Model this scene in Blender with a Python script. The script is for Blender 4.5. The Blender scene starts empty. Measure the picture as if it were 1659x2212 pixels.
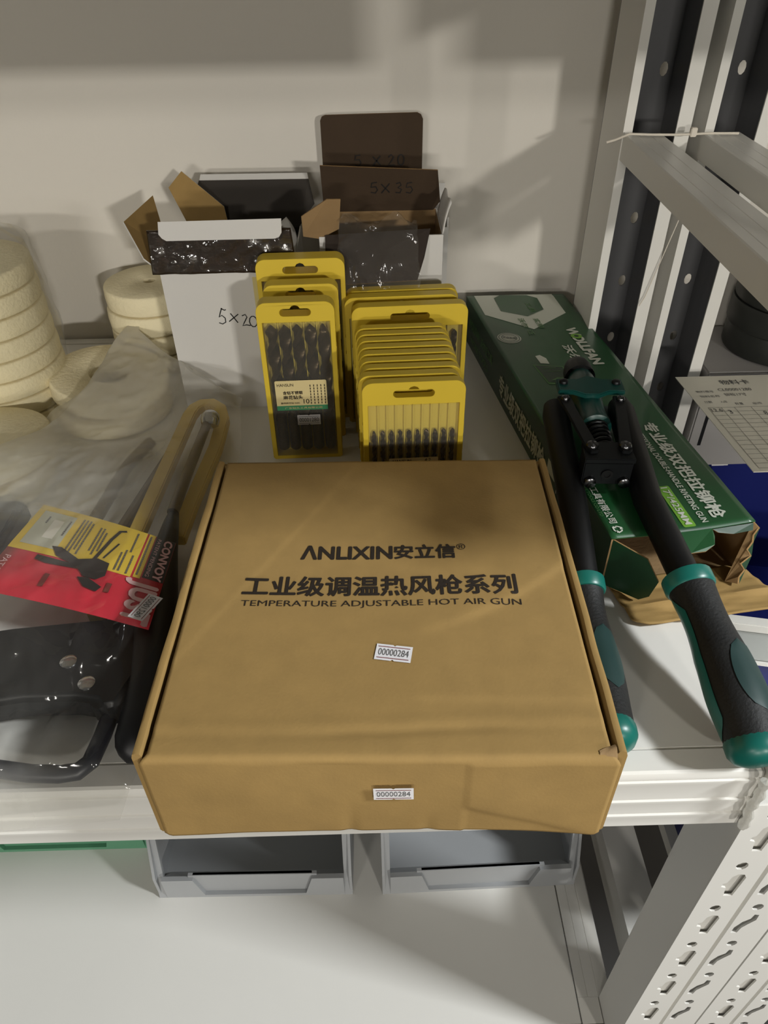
import bpy, bmesh, math, random
from mathutils import Vector, Matrix, noise
random.seed(7)
PI = math.pi
sc = bpy.context.scene
COL = sc.collection
V = Vector

# ------------------------------------------------------------------ camera
TH, ROLL, YAW = math.radians(39.7), math.radians(0.9), math.radians(-0.8)
F = V((-math.sin(YAW) * math.cos(TH), math.cos(YAW) * math.cos(TH), -math.sin(TH)))
R0 = V((math.cos(YAW), math.sin(YAW), 0)); U0 = R0.cross(F)
Rr = R0 * math.cos(ROLL) - U0 * math.sin(ROLL)
Ur = U0 * math.cos(ROLL) + R0 * math.sin(ROLL)
cd = bpy.data.cameras.new('camera'); cam = bpy.data.objects.new('camera', cd); COL.objects.link(cam)
cam.matrix_world = Matrix(((Rr.x, Ur.x, -F.x, 0), (Rr.y, Ur.y, -F.y, 0), (Rr.z, Ur.z, -F.z, 0.44), (0, 0, 0, 1)))
cd.sensor_fit = 'VERTICAL'; cd.sensor_height = 24.0; cd.lens = 24.0 * 1600 / 2212
cd.clip_start = 0.01
sc.camera = cam

# ------------------------------------------------------------------ world, lamps, exposure
w = bpy.data.worlds.new('room_light'); sc.world = w; w.use_nodes = True
w.node_tree.nodes['Background'].inputs[0].default_value = (1.0, 0.98, 0.93, 1)
w.node_tree.nodes['Background'].inputs[1].default_value = 0.07

def lamp(name, loc, target, sx, sy, power, col):
    l = bpy.data.lights.new(name, 'AREA'); l.shape = 'RECTANGLE'; l.size = sx; l.size_y = sy
    l.energy = power; l.color = col
    o = bpy.data.objects.new(name, l); COL.objects.link(o)
    o.location = loc
    o.rotation_euler = (V(target) - V(loc)).to_track_quat('-Z', 'Y').to_euler()
    return o
lamp('ceiling_lamp_aisle', (2.35, -0.55, 1.90), (0.05, 0.25, 0), 0.45, 0.22, 98, (0.96, 0.99, 1.0))
lamp('ceiling_lamp_right', (2.25, -5.1, 1.42), (0.1, 0.6, 0.1), 0.36, 0.14, 112, (1.0, 0.96, 0.88))
lamp('ceiling_lamp_left', (-2.35, -5.1, 1.72), (0.0, 0.6, 0.1), 0.75, 0.20, 45, (1.0, 0.95, 0.87))
lamp('fill_lamp_far', (-0.6, -10.5, 1.15), (0.0, 0.6, 0.2), 1.8, 0.40, 200, (1.0, 0.96, 0.88))  # unseen fill lamp, added low and far off to lift the upper wall
sc.view_settings.view_transform = 'Standard'; sc.view_settings.look = 'None'
sc.view_settings.exposure = 0.0; sc.view_settings.gamma = 1.0; sc.view_settings.use_curve_mapping = False
sc.cycles.use_denoising = True
sc.cycles.transparent_max_bounces = 24
sc.cycles.max_bounces = 8

# ------------------------------------------------------------------ materials
def lin(c):
    return tuple((x / 255 / 12.92 if x / 255 <= 0.04045 else ((x / 255 + 0.055) / 1.055) ** 2.4) for x in c)

def M(name, rgb, rough=0.5, metal=0.0, bump=0.0, bs=150.0, var=0.0, vs=8.0, spec=0.5, stretch=None, coat=0.0):
    m = bpy.data.materials.new(name); m.use_nodes = True
    nt = m.node_tree; b = nt.nodes['Principled BSDF']
    c = lin(rgb)
    b.inputs['Base Color'].default_value = (*c, 1)
    b.inputs['Roughness'].default_value = rough; b.inputs['Metallic'].default_value = metal
    b.inputs['Specular IOR Level'].default_value = spec
    if coat: b.inputs['Coat Weight'].default_value = coat; b.inputs['Coat Roughness'].default_value = 0.1
    if bump or var:
        tc = nt.nodes.new('ShaderNodeTexCoord'); src = tc.outputs['Object']
        if stretch:
            mp = nt.nodes.new('ShaderNodeMapping'); mp.inputs['Scale'].default_value = stretch
            nt.links.new(src, mp.inputs[0]); src = mp.outputs[0]
    if var:
        n = nt.nodes.new('ShaderNodeTexNoise'); n.inputs['Scale'].default_value = vs; n.inputs['Detail'].default_value = 6
        nt.links.new(src, n.inputs['Vector'])
        r = nt.nodes.new('ShaderNodeValToRGB')
        r.color_ramp.elements[0].position = 0.3; r.color_ramp.elements[1].position = 0.7
        r.color_ramp.elements[0].color = (*[x * (1 - var) for x in c], 1)
        r.color_ramp.elements[1].color = (*[min(1, x * (1 + var)) for x in c], 1)
        nt.links.new(n.outputs['Fac'], r.inputs[0]); nt.links.new(r.outputs[0], b.inputs['Base Color'])
    if bump:
        n = nt.nodes.new('ShaderNodeTexNoise'); n.inputs['Scale'].default_value = bs; n.inputs['Detail'].default_value = 4
        nt.links.new(src, n.inputs['Vector'])
        bp = nt.nodes.new('ShaderNodeBump'); bp.inputs['Strength'].default_value = bump; bp.inputs['Distance'].default_value = 0.002
        nt.links.new(n.outputs['Fac'], bp.inputs['Height']); nt.links.new(bp.outputs[0], b.inputs['Normal'])
    return m

def film(name, tint, haze, gloss, rough=0.08, bump=0.0, bs=60.0, streak=False, folds=None):
    """thin clear plastic: see-through with a milky share and a shine"""
    m = bpy.data.materials.new(name); m.use_nodes = True
    nt = m.node_tree; nt.nodes.clear(); N = nt.nodes.new; L = nt.links.new
    out = N('ShaderNodeOutputMaterial'); tr = N('ShaderNodeBsdfTransparent'); tr.inputs[0].default_value = (*tint, 1)
    df = N('ShaderNodeBsdfDiffuse'); df.inputs[0].default_value = (0.93, 0.91, 0.84, 1)
    tl = N('ShaderNodeBsdfTranslucent'); tl.inputs[0].default_value = (0.93, 0.91, 0.84, 1)
    ml = N('ShaderNodeMixShader'); ml.inputs[0].default_value = 0.4
    L(df.outputs[0], ml.inputs[1]); L(tl.outputs[0], ml.inputs[2])
    m1 = N('ShaderNodeMixShader'); m1.inputs[0].default_value = haze
    L(tr.outputs[0], m1.inputs[1]); L(ml.outputs[0], m1.inputs[2])
    gl = N('ShaderNodeBsdfGlossy'); gl.inputs['Roughness'].default_value = rough
    lw = N('ShaderNodeLayerWeight'); lw.inputs['Blend'].default_value = 0.25
    mu = N('ShaderNodeMath'); mu.operation = 'MULTIPLY_ADD'; mu.inputs[1].default_value = 0.32; mu.inputs[2].default_value = gloss
    L(lw.outputs['Fresnel'], mu.inputs[0])
    m2 = N('ShaderNodeMixShader'); L(mu.outputs[0], m2.inputs[0]); L(m1.outputs[0], m2.inputs[1]); L(gl.outputs[0], m2.inputs[2])
    L(m2.outputs[0], out.inputs[0])
    if bump:
        tc = N('ShaderNodeTexCoord'); n = N('ShaderNodeTexNoise'); n.inputs['Scale'].default_value = bs; n.inputs['Detail'].default_value = 3
        L(tc.outputs['Object'], n.inputs['Vector'])
        bp = N('ShaderNodeBump'); bp.inputs['Strength'].default_value = bump; bp.inputs['Distance'].default_value = 0.004
        L(n.outputs['Fac'], bp.inputs['Height'])
        for s in (gl, df): L(bp.outputs[0], s.inputs['Normal'])
        if streak:
            n2 = N('ShaderNodeTexNoise'); n2.inputs['Scale'].default_value = 9; n2.inputs['Detail'].default_value = 5
            L(tc.outputs['Object'], n2.inputs['Vector'])
            mr = N('ShaderNodeMapRange'); mr.inputs[1].default_value = 0.35; mr.inputs[2].default_value = 0.7
            mr.inputs[3].default_value = haze * 0.8; mr.inputs[4].default_value = haze * 1.2
            L(n2.outputs['Fac'], mr.inputs[0])
            if folds:      # the film lies doubled and milky in some stretches, single and clear in others
                sp = N('ShaderNodeSeparateXYZ'); L(tc.outputs['Object'], sp.inputs[0])
                rp = N('ShaderNodeValToRGB'); els = rp.color_ramp.elements
                while len(els) > 1: els.remove(els[-1])
                els[0].position = folds[0][0]; els[0].color = (folds[0][1],) * 3 + (1,)
                for p_, h_ in folds[1:]:
                    e_ = els.new(p_); e_.color = (h_,) * 3 + (1,)
                L(sp.outputs['Y'], rp.inputs[0])
                mx = N('ShaderNodeMath'); mx.operation = 'MULTIPLY'; L(rp.outputs[0], mx.inputs[0]); L(mr.outputs[0], mx.inputs[1])
                rx = N('ShaderNodeMapRange'); rx.inputs[1].default_value = -0.235; rx.inputs[2].default_value = -0.185; rx.inputs[3].default_value = 1.0; rx.inputs[4].default_value = 0.30
                L(sp.outputs['X'], rx.inputs[0])
                my = N('ShaderNodeMath'); my.operation = 'MULTIPLY'; L(mx.outputs[0], my.inputs[0]); L(rx.outputs[0], my.inputs[1]); L(my.outputs[0], m1.inputs[0])
            else: L(mr.outputs[0], m1.inputs[0])
    return m

WALL = M('painted_wall', (219, 214, 205), 0.85, bump=0.15, bs=90, var=0.02, vs=3)
RACK = M('white_enamel', (229, 227, 221), 0.38, var=0.015, vs=6)
ZINC = M('galvanised_inside', (118, 118, 120), 0.42, metal=0.2, var=0.18, vs=14, stretch=(1, 1, 0.12))
FLOOR = M('dark_floor', (46, 44, 42), 0.7, var=0.2, vs=4)
KRAFT = M('kraft_board', (156, 126, 73), 0.82, bump=0.06, bs=520, var=0.05, vs=60)
KRAFT2 = M('kraft_inside', (146, 118, 80), 0.88, bump=0.2, bs=300, var=0.08, vs=25)
KEDGE = M('kraft_cut_edge', (150, 118, 74), 0.9, bump=0.5, bs=500)
BROWNTAPE = M('brown_packing_tape', (42, 31, 21), 0.20, bump=0.45, bs=50, var=0.15, vs=20)
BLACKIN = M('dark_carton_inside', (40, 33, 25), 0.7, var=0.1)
CARTON = M('white_carton', (214, 212, 208), 0.6, var=0.02, vs=10)
INK = M('black_ink', (34, 24, 14), 0.75)
PEN = M('marker_pen', (16, 14, 13), 0.7)
YEL = M('yellow_plastic', (226, 196, 58), 0.42, var=0.03, vs=12)
YELD = M('yellow_plastic_back', (216, 194, 84), 0.5)
CLEAR = film('clear_cover', (1, 1, 0.98), 0.05, 0.03, 0.06)
BAG = film('clear_bag', (0.97, 0.97, 0.96), 1.0, 0.03, 0.10, bump=0.35, bs=45, streak=True, folds=((0.20, 0.42), (0.253, 0.34), (0.262, 0.06), (0.37, 0.03), (0.44, 0.12), (0.50, 0.56), (0.57, 0.68), (0.64, 0.52), (0.72, 0.54), (0.81, 0.58)))
CLING = film('clear_liner', (0.95, 0.95, 0.95), 0.05, 0.035, 0.12, bump=0.5, bs=55)
STEELD = M('black_oxide_steel', (58, 47, 33), 0.30, metal=0.8, var=0.25, vs=160)
CHROME = M('chrome', (200, 200, 200), 0.12, metal=1.0)
GUNM = M('dark_gun_metal', (30, 32, 34), 0.38, metal=0.6)
TUBEB = M('black_tube', (10, 10, 11), 0.5, spec=0.35)
RUB = M('black_rubber', (12, 13, 13), 0.62, bump=0.2, bs=500)
TEAL = M('teal_plastic', (16, 98, 88), 0.35)
TEALD = M('teal_paint', (10, 66, 60), 0.32)
TEALI = M('dark_teal_inlay', (14, 48, 46), 0.55)
GRN = M('green_print', (30, 82, 44), 0.38, var=0.08, vs=6, coat=0.15)
GRND = M('dark_green_print', (22, 60, 36), 0.4, coat=0.1)
LIME = M('lime_print', (122, 178, 62), 0.45)
PRW = M('white_print', (216, 220, 208), 0.5)
PALEG = M('pale_green_print', (86, 130, 78), 0.5)
FELT = M('cream_felt', (238, 227, 192), 0.95, bump=0.5, bs=260, var=0.04, vs=30)
PAPER = M('paper', (226, 222, 208), 0.8)
STICK = M('price_sticker', (232, 230, 232), 0.6)
REDI = M('red_ink', (120, 44, 40), 0.7)
GREYI = M('grey_ink', (92, 92, 92), 0.7)
LBL = M('cream_label', (224, 206, 150), 0.6)
LBLG = M('label_green', (60, 138, 92), 0.6)
GREYB = M('grey_plastic', (156, 158, 160), 0.5)
GREENB = M('green_plastic', (88, 142, 112), 0.5)
BLUEB = M('blue_plastic', (20, 31, 104), 0.4)
GREYP = M('grey_steel', (158, 155, 153), 0.6)
TAPEB = M('black_tape', (36, 38, 35), 0.45, bump=0.1, bs=40)
CORE = M('grey_card_core', (150, 148, 142), 0.8)
CARDR = M('red_card', (206, 44, 62), 0.4, coat=0.2)
CARDY = M('yellow_card', (232, 198, 70), 0.45)
CARDK = M('black_card', (40, 36, 36), 0.45)
GUARDY = M('yellow_guard', (224, 192, 92), 0.5)
SAWM = M('brown_steel', (112, 98, 76), 0.35, metal=0.7)
BLK = M('black_plastic', (16, 16, 18), 0.45)
BLUEK = M('blue_black_rubber', (28, 32, 44), 0.4)
PINK = M('pale_print', (222, 178, 178), 0.5)
STRING = M('white_cable_tie', (222, 214, 200), 0.5)

# ------------------------------------------------------------------ helpers
WM = {}
class MB:
    def __init__(s): s.v = []; s.f = []
    def add(s, vs, fs):
        n = len(s.v); s.v += [V(p) for p in vs]; s.f += [tuple(i + n for i in f) for f in fs]; return s
    def box(s, x0, x1, y0, y1, z0, z1):
        return s.add([(x0, y0, z0), (x1, y0, z0), (x1, y1, z0), (x0, y1, z0), (x0, y0, z1), (x1, y0, z1), (x1, y1, z1), (x0, y1, z1)],
                     [(3, 2, 1, 0), (4, 5, 6, 7), (0, 1, 5, 4), (1, 2, 6, 5), (2, 3, 7, 6), (3, 0, 4, 7)])
    def extrude(s, poly, vec):
        """closed polygon (3d points) swept by vec, capped"""
        n = len(poly); vec = V(vec); a = [V(p) for p in poly]
        fs = [tuple(range(n - 1, -1, -1)), tuple(range(n, 2 * n))]
        fs += [(i, (i + 1) % n, n + (i + 1) % n, n + i) for i in range(n)]
        return s.add(a + [p + vec for p in a], fs)
    def tube(s, path, rad, n=12, cap=True, up=(0, 0, 1), sx=1.0):
        path = [V(p) for p in path]; m = len(path)
        rad = rad if isinstance(rad, (list, tuple)) else [rad] * m
        vs = []; fs = []; nx = None
        for i, p in enumerate(path):
            t = (path[min(i + 1, m - 1)] - path[max(i - 1, 0)]).normalized()
            if nx is None:
                nx = t.cross(V(up));
                if nx.length < 1e-4: nx = t.cross(V((1, 0, 0)))
            nx = (nx - t * nx.dot(t)).normalized(); ny = nx.cross(t)
            for k in range(n):
                a = 2 * PI * k / n
                vs.append(p + nx * (math.cos(a) * rad[i] * sx) + ny * (math.sin(a) * rad[i]))
        for i in range(m - 1):
            for k in range(n):
                k2 = (k + 1) % n
                fs.append((i * n + k, i * n + k2, (i + 1) * n + k2, (i + 1) * n + k))
        if cap: fs += [tuple(range(n - 1, -1, -1)), tuple((m - 1) * n + k for k in range(n))]
        return s.add(vs, fs)
    def lathe(s, prof, c=(0, 0, 0), n=40, closed=False, ax=None):
        """prof: (r, h) pairs about an axis through c"""
        ax = V(ax or (0, 0, 1)).normalized()
        e1 = ax.orthogonal().normalized() if abs(ax.z) < 0.999 else V((1, 0, 0)); e2 = ax.cross(e1)
        m = len(prof); c = V(c)
        vs = [c + ax * h + e1 * (r * math.cos(2 * PI * k / n)) + e2 * (r * math.sin(2 * PI * k / n)) for r, h in prof for k in range(n)]
        fs = []
        for i in range(m if closed else m - 1):
            j = (i + 1) % m
            for k in range(n):
                k2 = (k + 1) % n; fs.append((i * n + k, i * n + k2, j * n + k2, j * n + k))
        if not closed:
            fs += [tuple(range(n - 1, -1, -1)), tuple((m - 1) * n + k for k in range(n))]
        return s.add(vs, fs)
    def grid(s, fn, nu, nv):
        vs = [fn(i / nu, j / nv) for j in range(nv + 1) for i in range(nu + 1)]
        fs = [(j * (nu + 1) + i, j * (nu + 1) + i + 1, (j + 1) * (nu + 1) + i + 1, (j + 1) * (nu + 1) + i) for j in range(nv) for i in range(nu)]
        return s.add(vs, fs)
    def mesh(s, name):
        me = bpy.data.meshes.new(name); me.from_pydata([tuple(p) for p in s.v], [], s.f); me.update(); return me
    def build(s, name, mat, parent=None, world=True, bevel=0.0, seg=2, smooth=35, merge=True):
        vs = s.v
        if parent is not None and world:
            inv = WM[parent].inverted(); vs = [inv @ p for p in vs]
        me = bpy.data.meshes.new(name); me.from_pydata([tuple(p) for p in vs], [], s.f)
        bm = bmesh.new(); bm.from_mesh(me)
        if merge: bmesh.ops.remove_doubles(bm, verts=bm.verts, dist=1e-6)
        bmesh.ops.recalc_face_normals(bm, faces=bm.faces)
        if bevel:
            es = [e for e in bm.edges if len(e.link_faces) == 2 and e.calc_face_angle(0) > 0.6]
            bmesh.ops.bevel(bm, geom=es, offset=bevel, segments=seg, affect='EDGES', clamp_overlap=True)
        for f in bm.faces: f.smooth = smooth > 0
        bm.to_mesh(me); bm.free()
        if smooth > 0: me.set_sharp_from_angle(angle=math.radians(smooth))
        mats = mat if isinstance(mat, (list, tuple)) else [mat]
        for q in mats: me.materials.append(q)
        o = bpy.data.objects.new(name, me); COL.objects.link(o)
        if parent is not None: o.parent = parent; WM[o] = WM[parent]
        else: WM[o] = Matrix.Identity(4)
        return o

def tag(o, label, cat, group=None, kind=None):
    if label: o['label'] = label
    if cat: o['category'] = cat
    if group: o['group'] = group
    if kind: o['kind'] = kind
    return o
def thing(name, label, cat, loc=(0, 0, 0), rz=0.0, group=None, mat=None):
    o = bpy.data.objects.new(name, None); COL.objects.link(o); o.empty_display_size = 0.02
    m = mat if mat is not None else Matrix.Translation(V(loc)) @ Matrix.Rotation(rz, 4, 'Z')
    o.matrix_world = m; WM[o] = m
    return tag(o, label, cat, group)
def copy_tree(o, parent=None):
    c = o.copy(); COL.objects.link(c)
    if parent is not None: c.parent = parent
    for ch in list(o.children): copy_tree(ch, c)
    return c
def sheet(poly, th):
    """flat board: polygon of 3d points, thickness along its normal"""
    p = [V(q) for q in poly]; n = V((0, 0, 0))
    for i in range(len(p)): n += p[i].cross(p[(i + 1) % len(p)])
    n.normalize()
    return MB().extrude([q - n * th / 2 for q in p], n * th)
def sheet_obj(name, poly, th, front, back, parent, edge=None):
    """board whose front (right-hand normal of the polygon) and back differ"""
    b = sheet(poly, th); o = b.build(name, [front, back, edge or back], parent, smooth=0, merge=False)
    me = o.data; n = len(poly)
    pn = V((0, 0, 0)); p = [V(q) for q in poly]
    for i in range(n): pn += p[i].cross(p[(i + 1) % n])
    pn.normalize(); pn = WM[parent].inverted().to_3x3() @ pn
    for f in me.polygons:
        d = f.normal.dot(pn); f.material_index = 0 if d > 0.7 else (1 if d < -0.7 else 2)
    return o
TXT = {}
def glyphs(s, bold=0.0):
    k = (s, bold)
    if k not in TXT:
        c = bpy.data.curves.new('t', 'FONT'); c.body = s; c.offset = bold; c.size = 1.0; c.resolution_u = 3
        o = bpy.data.objects.new('t', c); COL.objects.link(o)
        me = bpy.data.meshes.new_from_object(o.evaluated_get(bpy.context.evaluated_depsgraph_get()))
        vs = [v.co.copy() for v in me.vertices]; fs = [tuple(p.vertices) for p in me.polygons]
        bpy.data.objects.remove(o); bpy.data.curves.remove(c); bpy.data.meshes.remove(me)
        xs = [v.x for v in vs]; ys = [v.y for v in vs]
        TXT[k] = (vs, fs, min(xs), max(xs), min(ys), max(ys))
    return TXT[k]
def text(s, name, mat, parent, fn, rect, bold=0.0, world=False, mb=None):
    """letters filling rect (u0,u1,v0,v1); fn(u,v) -> point on the printed surface"""
    core = min(bold, 0.010)
    vs, fs, x0, x1, y0, y1 = glyphs(s, core); u0, u1, v0, v1 = rect
    ku, kv = (u1 - u0) / (x1 - x0), (v1 - v0) / (y1 - y0)
    d = bold - core
    uc, vc = (u0 + u1) / 2, (v0 + v1) / 2; p0 = fn(uc, vc)
    nn = (fn(uc + 1e-4, vc) - p0).cross(fn(uc, vc + 1e-4) - p0).normalized()
    b = mb or MB()
    for i, (dx, dy) in enumerate([(0, 0)] + ([(d, 0), (-d, 0), (0, d), (0, -d)] if d > 0.001 else [])):
        b.add([fn(u0 + (p.x - x0 + dx) * ku, v0 + (p.y - y0 + dy) * kv) + nn * (2.5e-5 * i) for p in vs], fs)
    if mb is None:
        return b.build(name, mat, parent, world=world, smooth=0, merge=False)
def stroke(pts, wd, fn, mb):
    """pen line in (u,v) of width wd on surface fn"""
    P = [V((a, b, 0)) for a, b in pts]; L = []; Rr_ = []
    for i, p in enumerate(P):
        t = (P[min(i + 1, len(P) - 1)] - P[max(i - 1, 0)]).normalized(); n = V((-t.y, t.x, 0)) * wd / 2
        L.append(p + n); Rr_.append(p - n)
    vs = [fn(q.x, q.y) for q in L + Rr_]; m = len(P)
    mb.add(vs, [(i, i + 1, m + i + 1, m + i) for i in range(m - 1)])
def rectp(u0, u1, v0, v1, fn, mb, nu=1, nv=1):
    mb.grid(lambda a, b: fn(u0 + a * (u1 - u0), v0 + b * (v1 - v0)), nu, nv)
def polyp(pts, fn, mb):
    mb.add([fn(a, b) for a, b in pts], [tuple(range(len(pts)))])
def disc_pts(cx, cy, r, n=28, ry=None): return [(cx + r * math.cos(2 * PI * k / n), cy + (ry or r) * math.sin(2 * PI * k / n)) for k in range(n)]
def rrect(x0, x1, y0, y1, r, n=5):
    out = []
    for cx, cy, a0 in ((x1 - r, y1 - r, 0), (x0 + r, y1 - r, 90), (x0 + r, y0 + r, 180), (x1 - r, y0 + r, 270)):
        for k in range(n + 1):
            a = math.radians(a0 + 90 * k / n); out.append((cx + r * math.cos(a), cy + r * math.sin(a)))
    return out
def plate2d(outer, holes, th):
    """flat plate with holes in its own xy plane, thickness th along z; returns verts, faces"""
    c = bpy.data.curves.new('p', 'CURVE'); c.dimensions = '2D'; c.fill_mode = 'BOTH'; c.extrude = th / 2
    for poly in [outer] + holes:
        sp = c.splines.new('POLY'); sp.points.add(len(poly) - 1); sp.use_cyclic_u = True
        for i, (a, b) in enumerate(poly): sp.points[i].co = (a, b, 0, 1)
    o = bpy.data.objects.new('p', c); COL.objects.link(o)
    me = bpy.data.meshes.new_from_object(o.evaluated_get(bpy.context.evaluated_depsgraph_get()))
    vs = [v.co.copy() for v in me.vertices]; fs = [tuple(p.vertices) for p in me.polygons]
    bpy.data.objects.remove(o); bpy.data.curves.remove(c); bpy.data.meshes.remove(me)
    return vs, fs

# ------------------------------------------------------------------ setting
tag(MB().box(-1.6, 1.8, 0.905, 1.0, -1.25, 2.0).build('wall_back', WALL), None, None, kind='structure')
tag(MB().box(-1.6, 1.8, -1.5, 0.905, -1.3, -1.25).build('floor', FLOOR), None, None, kind='structure')

# racks -------------------------------------------------------------
CELLS = {}
def hole_cell(kind):
    """one pitch of perforated strip in local (x, z), z from -0.060 to 0.014"""
    if kind not in CELLS:
        zt = -0.0136
        if kind == 'a': w_, hs = 0.0365, [disc_pts(0.0175, 0, 0.0046, 10, 0.0058), [(0.0265, zt - 0.006), (0.024, zt - 0.001), (0.019, zt), (0.0155, zt - 0.004), (0.0142, zt - 0.014), (0.0115, zt - 0.0155), (0.0112, zt - 0.021), (0.0155, zt - 0.023), (0.0175, zt - 0.037), (0.0245, zt - 0.037)]]
        elif kind == 'b': w_, hs = 0.0345, [disc_pts(0.012, 0, 0.0046, 10, 0.0058), [(0.0180, zt - 0.002), (0.0140, zt - 0.001), (0.0130, zt - 0.009), (0.0080, zt - 0.015), (0.0040, zt - 0.026), (0.0040, zt - 0.037), (0.0095, zt - 0.037), (0.0105, zt - 0.027), (0.0140, zt - 0.020), (0.0185, zt - 0.012)]]
        else: w_, hs = 0.0655, [disc_pts(0.0545, -0.0215, 0.0044, 10, 0.0068)]
        CELLS[kind] = plate2d([(0, -0.060), (w_, -0.060), (w_, 0.014), (0, 0.014)], hs, 0.0016)
    return CELLS[kind]
def upright_mb(x0, y_web, y_lip, wd, kinds, lip=0.014, cells=28, zb=1.03):
    """perforated C section: web at y_web, flanges to y_lip"""
    s = 1 if y_lip > y_web else -1
    b = MB()
    for kind, dx in kinds:
        vs, fs = hole_cell(kind)
        for k in range(-3, cells):
            zc = -1.0085 + 0.074 * k
            b.add([(x0 + dx + p.x, y_web + s * 0.0008 + p.z, zc + p.y) for p in vs], fs)
    za = -1.245
    if len(kinds) == 2:   # backing strip behind the hooked holes, and the pressed
        b.box(x0 + 0.0150, x0 + 0.0300, y_web + s * 0.0040, y_web + s * 0.0048, za, zb)
    if len(kinds) == 2:   # pressed groove between the two hole rows
        b.extrude([(x0 + 0.0365, y_web, za), (x0 + 0.0375, y_web + s * 0.0045, za), (x0 + 0.0395, y_web + s * 0.0045, za), (x0 + 0.0405, y_web, za),
               (x0 + 0.0405, y_web + s * 0.0016, za), (x0 + 0.0398, y_web + s * 0.006, za), (x0 + 0.0372, y_web + s * 0.006, za), (x0 + 0.0365, y_web + s * 0.0016, za)], (0, 0, zb - za))
    ya, yb = sorted((y_web, y_lip))
    for xx in (x0, x0 + wd - 0.0018):
        b.box(xx, xx + 0.0018, ya + (0.0017 if s > 0 else 0.0019), yb - (0.0019 if s > 0 else 0.0017), za, zb)
    yl0, yl1 = sorted((y_lip, y_lip - s * 0.0018))
    b.box(x0, x0 + lip, yl0, yl1, za, zb); b.box(x0 + wd - 0.014, x0 + wd, yl0, yl1, za, zb)
    return b
def beam_profile(y0, z1, h, d=0.018, s=1):
    """front beam outline (y,z): top flange and a face with three pressed grooves"""
    z0 = z1 - h
    pts = [(y0 + s * d, z1), (y0 + s * 0.003, z1), (y0 + s * 0.001, z1 - 0.001), (y0, z1 - 0.004)]
    for f in (0.12, 0.48, 0.76):
        zz = z1 - h * f
        pts += [(y0, zz + 0.0012), (y0 + s * 0.0016, zz), (y0 - s * 0.0006, zz - 0.0014), (y0 - s * 0.0006, zz - 0.004), (y0, zz - 0.006)]
    pts += [(y0, z0), (y0 + s * 0.004, z0), (y0 + s * 0.004, z1 - 0.003), (y0 + s * d, z1 - 0.003)]
    return pts
XL, XR = -0.755, 0.249; ZLOW = -0.565
rack = thing('storage_rack', 'white perforated steel storage rack carrying the brown carton and the tools', 'rack', (-0.25, 0.55, -1.25))
rack2 = thing('storage_rack', 'second white steel rack standing against the right end of the first', 'rack', (0.75, 0.55, -1.25))
for x0, r in ((0.2495, rack), (-0.830, rack), (0.3265, rack2)):
    front = upright_mb(x0, 0.2505, 0.302, 0.075, (('a', 0), ('b', 0.0405)), 0.014, *((14, 0.0122) if x0 > 0 else (28, 1.03))).build('upright', RACK, r, smooth=0, merge=False)  # right front posts cut short to keep their shadow off the wall
    back = upright_mb(x0 + (0.003 if x0 > 0.3 else 0), 0.862, 0.785, 0.0655, (('c', 0),), 0.009).build('upright', [RACK, ZINC], r, smooth=0, merge=False)
    lo = WM[r].translation
    for f in back.data.polygons:
        c = f.center + lo
        xr = c.x - (x0 + (0.003 if x0 > 0.3 else 0))
        if (0.8568 < c.y < 0.8615) or (0.787 < c.y < 0.86 and abs(f.normal.x) > 0.7 and 0.001 < xr < 0.0645): f.material_index = 1
for zt in (0.0, ZLOW, 0.488):
    rt = XR - (0.0260 if zt != 0 else 0.0)
    MB().box(XL, rt, 0.2755, 0.884, zt - 0.022, zt).build('shelf_board', RACK, rack, bevel=0.0008)
    if True:
        MB().extrude([(XL, y, z) for y, z in beam_profile(0.2565, zt, 0.066)], (XR - XL, 0, 0)).build('front_beam', RACK, rack, smooth=25)
        MB().box(XL, XR, 0.885, 0.9, zt - 0.05, zt).build('back_beam', RACK, rack, bevel=0.001)
    if zt != 0:
        b = MB(); x1 = XR + 0.0160
        b.extrude([(rt + 0.0015, 0.2755, zt), (XR - 0.0005, 0.2755, zt), (XR - 0.0005, 0.2755, zt - 0.004), (rt + 0.0015, 0.2755, zt - 0.004)], (0, 0.0268, 0))
        b.extrude([(x, 0.3025, z) for x, z in ((rt + 0.0015, zt), (rt + 0.013, zt), (rt + 0.0135, zt - 0.0008), (rt + 0.014, zt), (rt + 0.026, zt), (rt + 0.0265, zt - 0.0008), (rt + 0.027, zt), (x1 - 0.002, zt), (x1, zt - 0.003), (x1, zt - 0.06), (x1 - 0.003, zt - 0.06), (x1 - 0.003, zt - 0.004), (rt + 0.0015, zt - 0.004))], (0, 0.482, 0))
        b.build('side_beam', RACK, rack, smooth=25)
    b = MB()
    b.extrude([(x, 0.3025, z) for x, z in ((0.304, zt - 0.001), (0.350, zt - 0.001), (0.350, zt - 0.06), (0.347, zt - 0.06), (0.347, zt - 0.004), (0.307, zt - 0.004), (0.307, zt - 0.06), (0.304, zt - 0.06))], (0, 0.482, 0))
    if zt == ZLOW: b.build('side_beam', RACK, rack2, smooth=25)
MB().box(0.330, 1.25, 0.2755, 0.900, 0.466, 0.488).build('shelf_board', RACK, rack2, bevel=0.0008)
MB().extrude([(0.330, y, z) for y, z in beam_profile(0.2565, 0.488, 0.066)], (0.92, 0, 0)).build('front_beam', RACK, rack2, smooth=25)
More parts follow.
